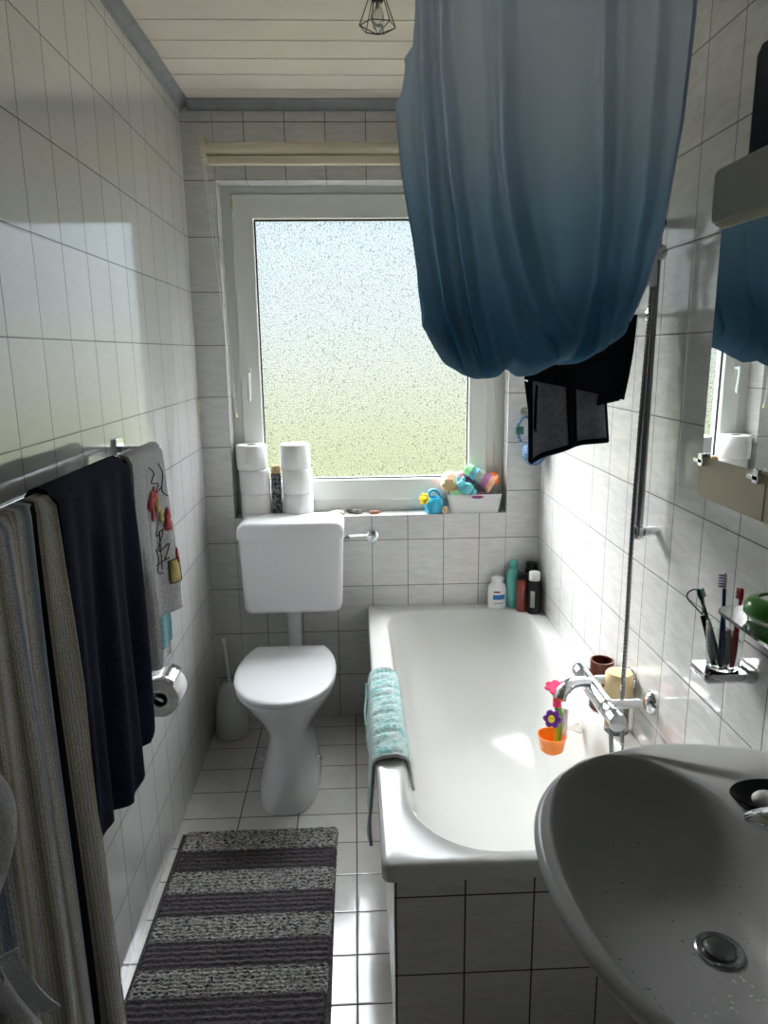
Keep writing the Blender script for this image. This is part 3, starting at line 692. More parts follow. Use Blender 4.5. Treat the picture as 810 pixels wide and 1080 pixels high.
# ------------------------------------------------------------------ toilet paper holder + roll
th_ = thing('toilet_paper_holder', 'chrome covered paper holder on the left wall', 'toilet paper holder', (0, -1.07, .67))
RCX, RCZ, RY0, RY1 = .080, .655, -1.12, -1.02
def cover(u, v):
    a = math.radians(200-175*v*.82); r = .059
    if v < .18: 
        t = v/.18; return (.002+t*.030, RY0-.004+(RY1-RY0+.008)*u, RCZ+.028+.012*t)
    a = math.radians(152-(v-.18)/.82*105)
    return (RCX+r*math.cos(a), RY0-.004+(RY1-RY0+.008)*u, RCZ+r*math.sin(a))
mb = MB(); grid(mb, cover, 4, 30); mb.build('cover', M['chrome'], th_, angle=60, solid=.0016)
mb = MB(); box(mb, .0005, .008, RY0-.004, RY1+.004, RCZ-.03, RCZ+.045); mb.build('back_plate', M['chrome'], th_, bevel=.002)
mb = MB(); tube(mb, smoothpath([(.006, RY0-.007, RCZ+.03), (.04, RY0-.009, RCZ+.034), (.07, RY0-.010, RCZ+.016), (.086, RY0-.009, RCZ+.004), (.090, RY0-.003, RCZ)], 6)+[Vector((.090, RY1-.02, RCZ))], .004, 8, flat=1); mb.build('roll_arm', M['chrome'], th_)
def roll(name, label, c, axis, r, h, parent=None, core=.021, group=None, flap=None, cat='toilet paper'):
    root = thing(name, label, cat, c, group)
    mb = MB(); lathe(mb, [(core, .0), (r-.003, 0), (r, .003), (r+.0008, h*.5), (r, h-.003), (r-.003, h), (core, h), (core, h*.5), (core, 0)], c, axis, 44)
    mb.build('paper', M['paper'], root, angle=50)
    mb = MB(); lathe(mb, [(core, .001), (core, h-.001), (core-.0015, h-.001), (core-.0015, .001), (core, .001)], c, axis, 28); mb.build('cardboard_core', M['card'], root)
    if flap:
        X = []; a0, z0 = flap
        mb = MB(); grid(mb, lambda u, v: (c[0]+(r+.002)*math.cos(a0+.25*u), c[1]+(r+.002)*math.sin(a0+.25*u), c[2]+h-z0*v), 6, 6); mb.build('loose_sheet', M['paper'], root, solid=.001)
    return root
roll('toilet_roll', 'white toilet roll in the chrome holder on the left wall', (RCX, RY0, RCZ), (0, 1, 0), .051, .10, core=.020)

# ------------------------------------------------------------------ sink
sk = thing('sink', 'large grey ceramic washbasin mounted on the right wall', 'washbasin', (1.2, -2.02, .78))
SY = -2.02
def outer(z, g=0.0, k=64):
    """rounded D against the wall"""
    pts = []
    for i in range(k+1):
        t = PI/2+PI*i/k; c, s = math.cos(t), math.sin(t); n_ = 2.3
        pts.append((1.200+(.320-g)*math.copysign(abs(c)**(2/n_), c), SY+(.345-g)*math.copysign(abs(s)**(2/n_), s), z))
    a = [(1.379, SY+(.310-g), z), (1.34, SY+(.325-g), z), (1.27, SY+(.340-g), z)]
    b = [(1.27, SY-(.340-g), z), (1.34, SY-(.325-g), z), (1.379, SY-(.310-g), z)]
    return a+pts+b
def inner(z, cx, a, b, k=64, a2=None):
    pts = []
    m_ = k+1+6
    for i in range(m_):
        t = PI*.30+ (2*PI-PI*.60)*i/(m_-1)
        pts.append((cx+a*math.cos(t), SY+b*math.sin(t), z))
    return pts
mb = MB()
def ringfull(fn_outer): return fn_outer
# outline sampled by angle so that outer and inner rings match
def ray_outline(poly, cx, cy, k=96):
    out = []
    n = len(poly)
    for i in range(k):
        t = 2*PI*i/k; d = (math.cos(t), math.sin(t)); best = None
        for j in range(n):
            p = poly[j]; q = poly[(j+1) % n]
            ex, ey = q[0]-p[0], q[1]-p[1]; den = d[0]*ey-d[1]*ex
            if abs(den) < 1e-12: continue
            s = ((p[0]-cx)*ey-(p[1]-cy)*ex)/den; w = ((p[0]-cx)*d[1]-(p[1]-cy)*d[0])/den
            if s > 0 and -1e-6 <= w <= 1+1e-6 and (best is None or s > best): best = s
        out.append((cx+d[0]*best, cy+d[1]*best, poly[0][2]))
    return out
def ell(z, cx, a, b, cc=1.10, k=96, n=2.0):
    return ray_outline(sellipse(cx, SY, z, a, b, n, 120), cc, SY, k)
C0 = 1.09
rings = []
for z, g in ((.62, .20), (.66, .13), (.70, .075), (.74, .035), (.775, .012), (.790, .003), (.798, 0), (.804, .003), (.808, .010)):
    rings.append(ray_outline(outer(z, g), C0, SY))
rings.append([(x, y, .8075) for x, y, z in ray_outline(sellipse(1.083, SY, 0, .178, .316, 2.0, 120), C0, SY)])
rings.append([(x, y, .804) for x, y, z in ray_outline(sellipse(1.083, SY, 0, .174, .311, 2.0, 120), C0, SY)])
for z, a, b, cx in ((.793, .170, .307, 1.083), (.770, .166, .301, 1.084), (.740, .158, .288, 1.087), (.712, .144, .264, 1.093), (.692, .122, .222, 1.104), (.677, .088, .155, 1.122), (.670, .05, .08, 1.145), (.667, .028, .03, 1.150)):
    rings.append([(x, y, z) for x, y, _ in ray_outline(sellipse(cx, SY, 0, a, b, 2.0, 120), C0 if cx-a < C0-.005 and a > .06 else cx, SY)])
# raised tap deck along the wall side
def deck(p):
    x, y, z = p
    if z < .80: return p
    dd_ = abs(y-SY)-(.318-.53*(x-1.098))
    if x > 1.05 and dd_ > 0:
        k = min(1, dd_/.012)*min(1, (x-1.05)/.16); k = k*k*(3-2*k); return (x, y, z+.007*k)
    return p
# extra rings for the deck between outer lip and basin edge
o_ = rings[8]; i_ = rings[9]; extra = []
for t in [k/22 for k in range(1, 21)]:
    extra.append([deck((a[0]+(b[0]-a[0])*t, a[1]+(b[1]-a[1])*t, .808)) for a, b in zip(o_, i_)])
rings = rings[:8]+[[deck(p) for p in rings[8]]]+extra+rings[9:]
loft(mb, rings); sb = mb.build('basin', M['greyceramic'], sk, angle=70)
mb = MB(); lathe(mb, [(.034, .000), (.036, .002), (.033, .004), (.026, .002), (.026, -.004), (.0001, -.004)], (1.150, SY, .668), n=32); dd = mb.build('drain_ring', M['darkchrome'], sk)
mb = MB(); lathe(mb, [(.023, -.002), (.023, .004), (.019, .008), (.0001, .009)], (1.150, SY, .668), (.08, 0, 1), n=28); mb.build('drain_plug', M['darkchrome'], sk)
mb = MB(); tube(mb, smoothpath([(1.15, SY, .63), (1.15, SY, .45), (1.17, SY, .40), (1.22, SY, .38), (1.25, SY, .42), (1.28, SY, .46), (1.379, SY, .46)], 6), .018, 16); lathe(mb, [(.03, 0), (.03, -.09)], (1.15, SY, .57), n=20); mb.build('drain_trap', M['chrome'], sk)
def droplets():
    mb = MB(); random.seed(3); n = 0
    while n < 150:
        u = random.uniform(-1, 1); v = random.uniform(-1, 1)
        x = 1.095+.13*u; y = SY+.24*v
        if (u*u+v*v) > .95 or random.random() > .35+.5*max(0, 1-abs(y+2.1)/.14): continue
        e = math.sqrt(((x-1.09)/.16)**2+((y-SY)/.295)**2)
        z = interp([(0, .668), (.25, .672), (.5, .681), (.72, .701), (.88, .731), (1, .766)], e)
        s = random.uniform(.0010, .0026); lathe(mb, [(s, 0), (s*.8, s*.4), (.0001, s*.6)], (x, y, z+.0005), n=8); n += 1
    return mb
tag(droplets().build('water_droplets', M['glass'], sk), kind='stuff')
tp = thing('basin_tap', 'chrome single lever tap on the washbasin deck', 'tap', (1.315, -2.02, .82))
mb = MB(); lathe(mb, [(.027, 0), (.027, .006), (.022, .010), (.022, .07), (.0001, .075)], (1.312, -2.02, .812), n=28)
tube(mb, smoothpath([(1.308, -2.02, .868), (1.27, -2.02, .872), (1.235, -2.02, .862), (1.215, -2.02, .846)], 6), .013, 16); mb.build('tap_body', M['chrome'], tp)
mb = MB()
loft(mb, [[(x, -1.985+y*1.0, z+.862) for x, y, z in [(1.243+.055*math.cos(a)*s, .022*math.sin(a)*s*1.0-.0, h) for a in [2*PI*k/24 for k in range(24)]]] for s, h in ((.7, 0), (1, .003), (1, .007), (.8, .012), (.3, .014))])
mb.build('lever', M['chrome'], tp)
# soap dish
sd = thing('soap_dish', 'black oval soap dish on the washbasin rim', 'soap dish', (1.29, -1.845, .82))
SDX, SDY, SDZ = 1.297, -1.874, .8085
mb = MB(); rs = [sellipse(SDX, SDY, SDZ+z, a, b, 2, 36) for z, a, b in ((0, .045, .026), (.004, .055, .034), (.020, .068, .044), (.022, .067, .043), (.020, .062, .038), (.008, .050, .029), (.005, .03, .018))]
loft(mb, rs); mb.build('dish', M['black'], sd, angle=60)
for k, (x, y, l) in enumerate(((1.283, -1.883, 'white soap piece at the left in the black dish'), (1.318, -1.877, 'larger white soap piece beside the tap in the black dish'))):
    mb = MB(); s = .021 if k == 0 else .024
    loft(mb, [sellipse(x, y, SDZ+.0052+s*.62*(1-math.cos(t)), max(.0004, s*1.1*math.sin(t)), max(.0004, s*.85*math.sin(t)), 2, 24) for t in [PI*i/10 for i in range(11)]]); tag(mb.build('soap', M['soapwhite']), l, 'soap')

# ------------------------------------------------------------------ mirror cabinet
mc = thing('mirror_cabinet', 'wall mirror with beige shelf box and lamp housing above the washbasin', 'mirror', (1.38, -2.0, 1.5))
MX = 1.268
def rbox_yz(mb, x0, x1, y0, y1, z0, z1, r, which='b'):
    """box with far (y1) edge corners rounded in the y-z plane"""
    pts = [(y0, z0)]
    for i in range(7): a = -PI/2+PI/2*i/6; pts.append((y1-r+r*math.cos(a), z0+r+r*math.sin(a))) if 'b' in which else (pts.append((y1, z0)) if i == 0 else None)
    if 't' in which:
        for i in range(7): a = PI/2*i/6; pts.append((y1-r+r*math.cos(a), z1-r+r*math.sin(a)))
    else: pts.append((y1, z1))
    pts.append((y0, z1)); n = len(pts)
    vs = [(x0, a, b) for a, b in pts]+[(x1, a, b) for a, b in pts]
    mb.add(vs, [[i, (i+1) % n, n+(i+1) % n, n+i] for i in range(n)]+[list(range(n))[::-1], [n+i for i in range(n)]])
mb = MB(); box(mb, MX+.030, 1.379, -2.45, -1.606, 1.362, 1.766); mb.build('cabinet_body', M['greybeige'], mc)
mb = MB(); box(mb, MX-.006, MX-.002, -2.45, -1.610, 1.360, 1.758)
mb.v = [(x+(-1.61-y)*.028, y, z) for x, y, z in mb.v]; mb.build('mirror_glass', M['mirror'], mc, smooth=False)
mb = MB(); box(mb, MX-.008, MX+.034, -2.45, -1.604, 1.758, 1.766); mb.build('mirror_edge_strip', M['cream'], mc)
mb = MB(); rbox_yz(mb, MX-.012, 1.379, -2.45, -1.578, 1.770, 1.860, .012, 'bt'); mb.build('lamp_housing', M['greybeige'], mc, bevel=.004)
mb = MB(); box(mb, MX-.006, 1.37, -2.45, -1.588, 1.766, 1.772); mb.build('lamp_diffuser', M['cream'], mc)
for a, b in ((-1.813, -1.584), (-2.06, -1.816), (-2.30, -2.063)):
    mb = MB(); rbox_yz(mb, MX, 1.379, a, b, 1.281, 1.344, .012 if b > -1.6 else .001, 'b'); mb.build('drawer', M['beige'], mc, bevel=.002)
mb = MB(); box(mb, MX-.004, 1.379, -2.45, -1.590, 1.344, 1.360); mb.build('shelf_board', M['beige'], mc)
for y in (-1.612, -1.80):
    mb = MB(); box(mb, MX-.014, MX-.002, y-.014, y+.022, 1.348, 1.356); box(mb, MX-.014, MX-.006, y-.012, y+.004, 1.343, 1.366); mb.build('clip', M['chrome'], mc, bevel=.001)
mb = MB(); loft(mb, [rrect(1.318, -1.690, z, .042*s, .052*s, .018*s) for z, s in ((1.8605, .9), (1.864, 1), (2.015, 1), (2.030, .9))]); tag(mb.build('black_case', M['black'], angle=50), 'black rounded case standing on top of the mirror lamp', 'case')

# ------------------------------------------------------------------ glass shelf
gs = thing('glass_shelf', 'green-edged glass shelf under the mirror', 'shelf', (1.38, -2.0, 1.09))
def shelf_outline(z):
    pts = [(1.379, -1.695, z)]
    for i in range(8): a = PI/2*i/7; pts.append((1.262-.0+.03-.03*math.sin(a)-.0, -1.695-.03+.03*math.cos(a), z))
    pts += [(1.262, -2.38, z), (1.379, -2.38, z)]; return pts
mb = MB(); loft(mb, [shelf_outline(1.090), shelf_outline(1.096)][::-1]); mb.build('glass_plate', M['shelfglass'], gs, angle=30)
for y in (-1.85, -2.30):
    mb = MB(); box(mb, 1.345, 1.379, y-.01, y+.01, 1.082, 1.104); mb.build('shelf_bracket', M['chrome'], gs, bevel=.003)
gb = thing('green_soap_box', 'round translucent green lidded box on the glass shelf', 'soap box', (1.327, -1.785, 1.097))
mb = MB(); lathe(mb, [(.036, 0), (.044, .004), (.046, .020), (.046, .022)], (1.327, -1.785, 1.0965), n=32); mb.build('box_base', M['clearplastic'], gb)
mb = MB(); lathe(mb, [(.049, .014), (.052, .018), (.051, .030), (.044, .040), (.030, .044), (.028, .041), (.0001, .042)], (1.327, -1.785, 1.0965), n=36); mb.build('box_lid', M['translucentgreen'], gb)

# ------------------------------------------------------------------ tumbler holder, tumbler, brushes
hd = thing('tumbler_holder', 'chrome tumbler holder on the right tiled wall', 'tumbler holder', (1.38, -1.63, .945))
HX, HY, HZ = 1.327, -1.630, .945
mb = MB(); loft(mb, [rrect(1.328, HY, z, .050*s, .036*s, .010*s, 5) for z, s in ((HZ-.019, .94), (HZ-.015, 1), (HZ-.003, 1), (HZ, .97))]); mb.build('tray', M['chrome'], hd, angle=40)
mb = MB(); box(mb, 1.362, 1.3795, HY-.032, HY+.032, HZ-.024, HZ+.004); mb.build('wall_mount', M['chrome'], hd, bevel=.004)
mb = MB(); lathe(mb, [(.0001, .0), (.027, 0), (.030, .004), (.036, .088), (.0345, .088), (.0285, .006), (.0001, .005)], (HX, HY, HZ+.0005), n=36); tag(mb.build('tumbler', M['glass'], angle=50), 'clear glass tumbler holding toothbrushes on the chrome holder', 'tumbler')
def tbrush(p0, p1, m1, m2, label, head, bristle=(-1, 0, 0), hm=None, name='toothbrush'):
    root = thing(name, label, 'toothbrush', p0)
    P = [Vector(p0), Vector(p0).lerp(Vector(p1), .45), Vector(p1)]
    mb = MB(); tube(mb, smoothpath(P, 8), [.0036+.0022*math.sin(PI*min(1, k/12)) for k in range(17)], 10); mb.build('handle', m1, root)
    d = (Vector(p1)-Vector(p0)).normalized(); h = Vector(p1)+d*head*.5
    mb = MB(); tube(mb, [Vector(p1)-d*.004, h-d*head*.3, h, h+d*head*.45, h+d*head*.55], [.003, .006, .0062, .005, .0015], 10, flat=.6); bh = mb.build('brush_head', hm or m1, root)
    mb = MB(); b = Vector(bristle).normalized()
    for i in range(5):
        c = h+d*head*(-.36+.18*i); 
        for q in (-1, 0, 1):
            s = d.cross(b)*.0028*q; tube(mb, [c+s, c+s+b*.011], .0014, 5)
    mb.build('bristles', m2, bh); return root
tbrush((1.322, -1.634, .953), (1.333, -1.600, 1.096), M['darkblue'], M['bluelabel'], 'dark blue toothbrush with white head, tallest in the tumbler', .030, (-1, .2, 0), M['white'])
tbrush((1.340, -1.640, .953), (1.352, -1.628, 1.080), M['red'], M['red'], 'red toothbrush at the right in the tumbler', .024, (-.3, .9, .1))
tbrush((1.318, -1.642, .953), (1.310, -1.560, 1.060), M['darkgreen'], M['tealtoy'], 'dark green toothbrush leaning left in the tumbler', .022, (.8, .2, .3))
tc_ = thing('tongue_scraper', 'black tongue scraper with wire loop leaning left in the tumbler', 'tongue scraper', (1.312, -1.628, .953))
mb = MB(); tube(mb, [(1.310, -1.632, .953), (1.302, -1.585, 1.035)], .005, 10); mb.build('handle', M['black'], tc_)
lp = [(1.302, -1.583, 1.037), (1.310, -1.570, 1.055), (1.313, -1.552, 1.072), (1.300, -1.548, 1.078), (1.286, -1.548, 1.070), (1.284, -1.556, 1.060), (1.294, -1.573, 1.047), (1.302, -1.583, 1.037)]
mb = MB(); tube(mb, smoothpath(lp, 6), .0017, 8, flat=1); mb.build('loop', M['darkchrome'], tc_)
mb = MB(); lathe(mb, [(.0035, 0), (.0105, .008), (.0115, .050), (.0115, .052), (.006, .056), (.006, .064), (.0001, .066)], (1.337, -1.622, .952), (.04, .08, 1), n=20); tag(mb.build('toothpaste_tube', M['greylabel']), 'small grey tube standing inside the tumbler', 'toothpaste')
# ------------------------------------------------------------------ shower rail, hose, hand shower
sr = thing('shower_rail', 'dark chrome shower slide rail on the right wall', 'shower rail', (1.335, -1.165, 1.1))
mb = MB(); tube(mb, [(1.332, -1.165, 1.085), (1.332, -1.165, 1.86)], .010, 18); mb.build('rail', M['darkchrome'], sr)
for z in (1.102, 1.84):
    mb = MB(); tube(mb, [(1.379, -1.165, z), (1.345, -1.165, z)], .013, 18); lathe(mb, [(.0145, -.016), (.0155, -.013), (.0155, .013), (.0145, .016)], (1.332, -1.165, z), n=18); mb.build('rail_bracket', M['chrome'], sr)
mb = MB(); tube(mb, [(1.332, -1.185, 1.775), (1.332, -1.15, 1.775)], .018, 16); tube(mb, [(1.332, -1.17, 1.775), (1.315, -1.20, 1.785)], .012, 12); mb.build('slider', M['chrome'], sr)
hs = thing('hand_shower', 'white hand shower head half hidden behind the curtain', 'shower head', (1.315, -1.22, 1.74))
mb = MB(); tube(mb, smoothpath([(1.318, -1.182, 1.70), (1.312, -1.192, 1.75), (1.300, -1.205, 1.79), (1.282, -1.215, 1.82)], 6), [.011]*10+[.013]*9, 14); mb.build('handle', M['white'], hs)
mb = MB(); lathe(mb, [(.012, .02), (.030, .014), (.038, .004), (.039, -.006), (.034, -.010), (.0001, -.011)], (1.262, -1.215, 1.822), (.45, .45, .8), n=28); mb.build('spray_head', M['white'], hs)
ho = [(1.318, -1.184, 1.705), (1.312, -1.195, 1.60), (1.305, -1.20, 1.35), (1.303, -1.198, 1.10), (1.304, -1.20, .85), (1.302, -1.205, .66), (1.300, -1.225, .56), (1.285, -1.26, .512), (1.262, -1.29, .513), (1.252, -1.286, .55), (1.250, -1.275, .62)]
mb = MB(); hp = smoothpath(ho, 40); tube(mb, hp, [.0062 if k % 2 else .0052 for k in range(len(hp))], 10); tag(mb.build('shower_hose', M['darkchrome'], angle=20), 'ribbed metal shower hose running down beside the rail to the bath mixer', 'hose')
# bath mixer
mx_ = thing('bath_mixer', 'chrome thermostatic bath mixer above the tub on the right wall', 'mixer tap', (1.25, -1.14, .652))
AX = (0, -1, 0)
mb = MB(); lathe(mb, [(.021, 0), (.0225, .004), (.0225, .04), (.0215, .044), (.0235, .046), (.0245, .05), (.0245, .235), (.0235, .24), (.0215, .243), (.0225, .246), (.0225, .292), (.018, .298), (.0001, .298)], (1.252, -.998, .652), AX, 32); mb.build('mixer_body', M['chrome'], mx_)
for y in (-1.298, -1.025):
    mb = MB(); lathe(mb, [(.0225, 0), (.0238, .002), (.0238, .030), (.0225, .033)], (1.252, y+.016, .652), AX, 12); mb.build('knob', M['chrome'], mx_, angle=20)
mb = MB(); tube(mb, smoothpath([(1.248, -1.115, .662), (1.220, -1.122, .672), (1.185, -1.142, .677), (1.155, -1.165, .668), (1.145, -1.178, .650)], 8), [.020-.0001*k for k in range(33)], 18, flat=.8); mb.build('spout', M['chrome'], mx_)
for y in (-1.07, -1.215):
    mb = MB(); tube(mb, [(1.265, y, .652), (1.345, y, .652)], .013, 14); lathe(mb, [(.032, 0), (.032, .006), (.022, .018), (.014, .020)], (1.3795, y, .652), (-1, 0, 0), n=28); mb.build('wall_connector', M['chrome'], mx_)

# bath toy stuck on the tub side
ty = thing('bath_toy', 'orange purple and pink flower bath toy stuck inside the tub', 'toy', (1.19, -.93, .42))
def toyat(x, y, z): return (x, y, z)
TXx, TYy = 1.206, -.93
mb = MB(); lathe(mb, [(.0001, .0), (.022, .002), (.036, .014), (.043, .060), (.045, .062), (.042, .062), (.034, .018), (.0001, .008)], (TXx-.005, TYy, .345), (.0, 0, 1), n=28); mb.build('basket', M['orange'], ty)
mb = MB(); tube(mb, smoothpath([(TXx+.012, TYy, .37), (TXx+.016, TYy, .42), (TXx+.012, TYy-.005, .47), (TXx+.004, TYy-.008, .52)], 6), .007, 10, flat=1.6); mb.build('stem', M['green'], ty)
mb = MB(); tube(mb, [(TXx+.030, TYy+.004, .39), (TXx+.032, TYy-.004, .50)], .016, 12, flat=.6); mb.build('white_cover', M['white'], ty)
def petals(mb, c, ax, r, n, pr, th=.008):
    X, Y, Z = basis(ax); c = Vector(c)
    for k in range(n):
        a = 2*PI*k/n; p = c+X*r*math.cos(a)+Y*r*math.sin(a)
        lathe(mb, [(.0001, -th/2), (pr*.8, -th/2), (pr, 0), (pr*.8, th/2), (.0001, th/2)], p, ax, 12)
    lathe(mb, [(.0001, -th/2), (r, -th/2), (r, th/2), (.0001, th/2)], c, ax, 16)
mb = MB(); petals(mb, (TXx-.012, TYy-.020, .470), (-.4, -1, .3), .017, 6, .012, .010); pf_ = mb.build('purple_flower', M['purple'], ty)
mb = MB(); lathe(mb, [(.0001, -.006), (.010, -.004), (.010, .008), (.0001, .011)], (TXx-.017, TYy-.028, .474), (-.4, -1, .3), 14); mb.build('flower_centre', M['yellow'], pf_)
mb = MB(); lathe(mb, [(.013, .0), (.014, .035), (.018, .04), (.034, .062), (.030, .062), (.014, .044), (.0001, .042)], (TXx+.004, TYy-.006, .505), (0, -.1, 1), n=24); petals(mb, (TXx+.004, TYy-.012, .567), (0, -.1, 1), .030, 8, .012, .006); mb.build('pink_flower', M['pink'], ty)
mb = MB(); lathe(mb, [(.006, 0), (.006, .02), (.016, .045), (.018, .052)], (TXx+.034, TYy, .425), (1, 0, 0), n=20); mb.build('suction_cup', M['clearplastic'], ty)

# bottles on the rim behind the mixer
def bottle(name, label, c, prof, m, capprof=None, cm=None, labelspec=None, n=28, sx=1, sy=1, cat='bottle'):
    root = thing(name, label, cat, c)
    mb = MB(); lathe(mb, prof, c, n=n, sx=sx, sy=sy); mb.build('bottle_body', m, root, angle=50)
    if capprof: mb = MB(); lathe(mb, capprof, c, n=24); mb.build('cap', cm, root, angle=50)
    if labelspec:
        for (z0, z1, r, a0, a1, lm) in labelspec:
            mb = MB()
            grid(mb, lambda u, v: (c[0]+r*sy*math.sin(a0+(a1-a0)*u), c[1]-r*sx*math.cos(a0+(a1-a0)*u), c[2]+z0+(z1-z0)*v), 14, 2)
            mb.build('label_patch', lm, root, solid=.0008)
    return root
bottle('jar', 'clear jar with tan lid behind the bath mixer', (1.338, -1.085, .5), [(.030, 0), (.034, .004), (.034, .10), (.030, .115)], M['clearplastic'], [(.037, .112), (.039, .114), (.038, .176), (.034, .181), (.0001, .181)], M['tan'], cat='jar')
bottle('jar', 'dark brown jar standing behind the tan lidded one', (1.338, -.945, .5), [(.028, 0), (.032, .005), (.032, .09), (.030, .10)], M['brown'], [(.034, .098), (.035, .10), (.035, .155), (.031, .155), (.030, .125), (.0001, .122)], M['brown'], cat='jar')

# corner bottles
b1 = bottle('lotion_bottle', 'short white bottle with blue label on the tub corner', (1.200, -.050, .5), [(.036, 0), (.039, .004), (.039, .085), (.034, .10), (.024, .108), (.022, .112)], M['white'], [(.026, .111), (.026, .130), (.022, .133), (.0001, .133)], M['white'], [(.040, .060, .0400, -.55, .75, M['bluelabel']), (.070, .076, .0398, -.5, .2, M['redbrown']), (.022, .026, .0398, -.4, .5, M['greylabel'])], sx=.62, sy=1)
b2 = bottle('shampoo_bottle', 'tall teal shampoo bottle at the back of the tub corner', (1.268, -.045, .5), [(.026, 0), (.030, .005), (.031, .12), (.025, .155), (.015, .170)], M['tealbottle'], [(.015, .168), (.017, .172), (.017, .196), (.012, .204), (.0001, .205)], M['tealbottle'], [(.03, .09, .0315, .5, .9, M['darkgreen'])])
b3 = bottle('conditioner_bottle', 'red brown bottle between teal and black bottles on the tub', (1.293, -.102, .5), [(.020, 0), (.023, .005), (.023, .13), (.021, .138)], M['redbrown'], [(.022, .137), (.022, .160), (.019, .163), (.0001, .163)], M['black'], [(.05, .10, .0235, .1, .7, M['brown'])])
b4 = bottle('shower_gel_bottle', 'black bottle with white cap in front at the tub corner', (1.338, -.125, .5), [(.026, 0), (.029, .005), (.029, .12), (.026, .14)], M['black'], [(.023, .139), (.023, .172), (.020, .175), (.0001, .175)], M['white'], [(.03, .10, .0296, -.75, -.15, M['greylabel'])])
b5 = bottle('shower_gel_bottle', 'all black bottle behind the white capped one in the corner', (1.345, -.045, .5), [(.026, 0), (.029, .005), (.029, .15), (.027, .165)], M['black'], [(.024, .163), (.024, .19), (.0001, .194)], M['black'])

# ------------------------------------------------------------------ window sill things
def rollstack(x, y, where, dx):
    for k, l in enumerate(('bottom', 'middle', 'top')):
        roll('toilet_roll', f'white toilet roll, {l} of the {where} stack on the sill', (x+dx[k], y+dx[k]*.3, WZ0+.0005+.1005*k), (0, 0, 1), .0615, .1, flap=(-2.0, .085) if (k == 2 and where == 'left') else None, core=.0215)
rollstack(.203, .030, 'left', (0, -.002, -.010)); rollstack(.373, .030, 'right', (.003, .001, -.004))
tn = thing('printed_tin', 'narrow black and white printed tin between the roll stacks', 'tin', (.288, .02, WZ0))
mb = MB(); lathe(mb, [(.0200, 0), (.0208, .002), (.0208, .180), (.0198, .183)], (.288, .022, WZ0), n=28); mb.build('tin_body', M['canprint'], tn, angle=40)
mb = MB(); lathe(mb, [(.017, .181), (.0185, .19), (.018, .205), (.012, .214), (.0001, .216)], (.288, .022, WZ0), n=24); mb.build('cork_stopper', M['cork'], tn)
def pebble(name, label, c, s, m, cat, seed=1, n=14):
    random.seed(seed); mb = MB(); rings_ = []
    ph = [random.uniform(0, 6) for _ in range(4)]
    for i in range(9):
        t = PI*(i+.2)/8.4; ring = []
        for k in range(n):
            a = 2*PI*k/n; w = 1+.13*math.sin(2*a+ph[0])+.10*math.sin(3*a+ph[1]+i)+.06*math.sin(5*a+ph[2])
            ring.append((c[0]+s[0]*w*math.sin(t)*math.cos(a), c[1]+s[1]*w*math.sin(t)*math.sin(a), c[2]+s[2]*(1-math.cos(t))))
        rings_.append(ring)
    loft(mb, rings_); return tag(mb.build(name, m, angle=35), label, cat)
pebble('seashell', 'pale ribbed seashell on the sill right of the rolls', (.535, .035, WZ0), (.035, .018, .010), M['stone'], 'shell', 2)
pebble('driftwood_piece', 'small dark grey stone cluster in the sill row', (.618, .045, WZ0), (.022, .014, .010), M['darkstone'], 'stone', 5)
pebble('pebble', 'tiny dark pebble next to the grey stone cluster', (.588, .055, WZ0), (.012, .010, .012), M['darkstone'], 'stone', 8)
pebble('pebble', 'red brown pebble rightmost of the stones on the sill', (.690, .035, WZ0), (.024, .014, .008), M['redstone'], 'stone', 11)

wc = thing('toy_watering_can', 'small blue toy watering can with yellow rose', 'toy watering can', (.935, .035, WZ0))
mb = MB(); lathe(mb, [(.028, 0), (.034, .004), (.040, .03), (.037, .055), (.026, .068), (.024, .066), (.034, .052), (.036, .03), (.0001, .008)], (.938, .035, WZ0), n=28); mb.build('can_body', M['skyblue'], wc)
mb = MB(); tube(mb, smoothpath([(.915, .025, WZ0+.03), (.906, .010, WZ0+.05), (.898, -.002, WZ0+.066)], 5), [.009]*6+[.007]*5, 12); mb.build('spout', M['skyblue'], wc)
mb = MB(); petals(mb, (.896, -.004, WZ0+.068), (-.5, -.8, .3), .016, 6, .010, .007); lathe(mb, [(.0001, -.005), (.012, 0), (.010, .006), (.0001, .008)], (.894, -.008, WZ0+.069), (-.5, -.8, .3), 14); mb.build('rose', M['yellow'], wc)
mb = MB(); tube(mb, smoothpath([(.918, .035, WZ0+.062), (.925, .035, WZ0+.092), (.950, .035, WZ0+.095), (.968, .035, WZ0+.070), (.974, .035, WZ0+.035)], 6), .006, 10); mb.build('handle', M['skyblue'], wc)
pebble('toy_shell', 'tiny beige toy shell beside the white toy bin', (.985, .008, WZ0), (.012, .009, .016), M['cork'], 'toy', 4)

bn = thing('storage_bin', 'white plastic bin of bath toys on the right sill end', 'bin', (1.11, .04, WZ0))
mb = MB()
def binring(z, g): return rrect(1.112, .046, WZ0+z, .108+g, .040+g*.4, .014)
loft(mb, [binring(0, -.010), binring(.002, -.008), binring(.078, .004), binring(.080, .006), binring(.080, .002), binring(.006, -.011), binring(.005, -.02)]); mb.build('bin_body', M['white'], bn, angle=50)
def ballo(name, label, c, r, m, cat='toy', sc=(1, 1, 1)):
    mb = MB(); loft(mb, [sellipse(c[0], c[1], c[2]-r*sc[2]*math.cos(t), max(.0005, r*sc[0]*math.sin(t)), max(.0005, r*sc[1]*math.sin(t)), 2, 24) for t in [PI*(i)/14 for i in range(15)]]); return mb
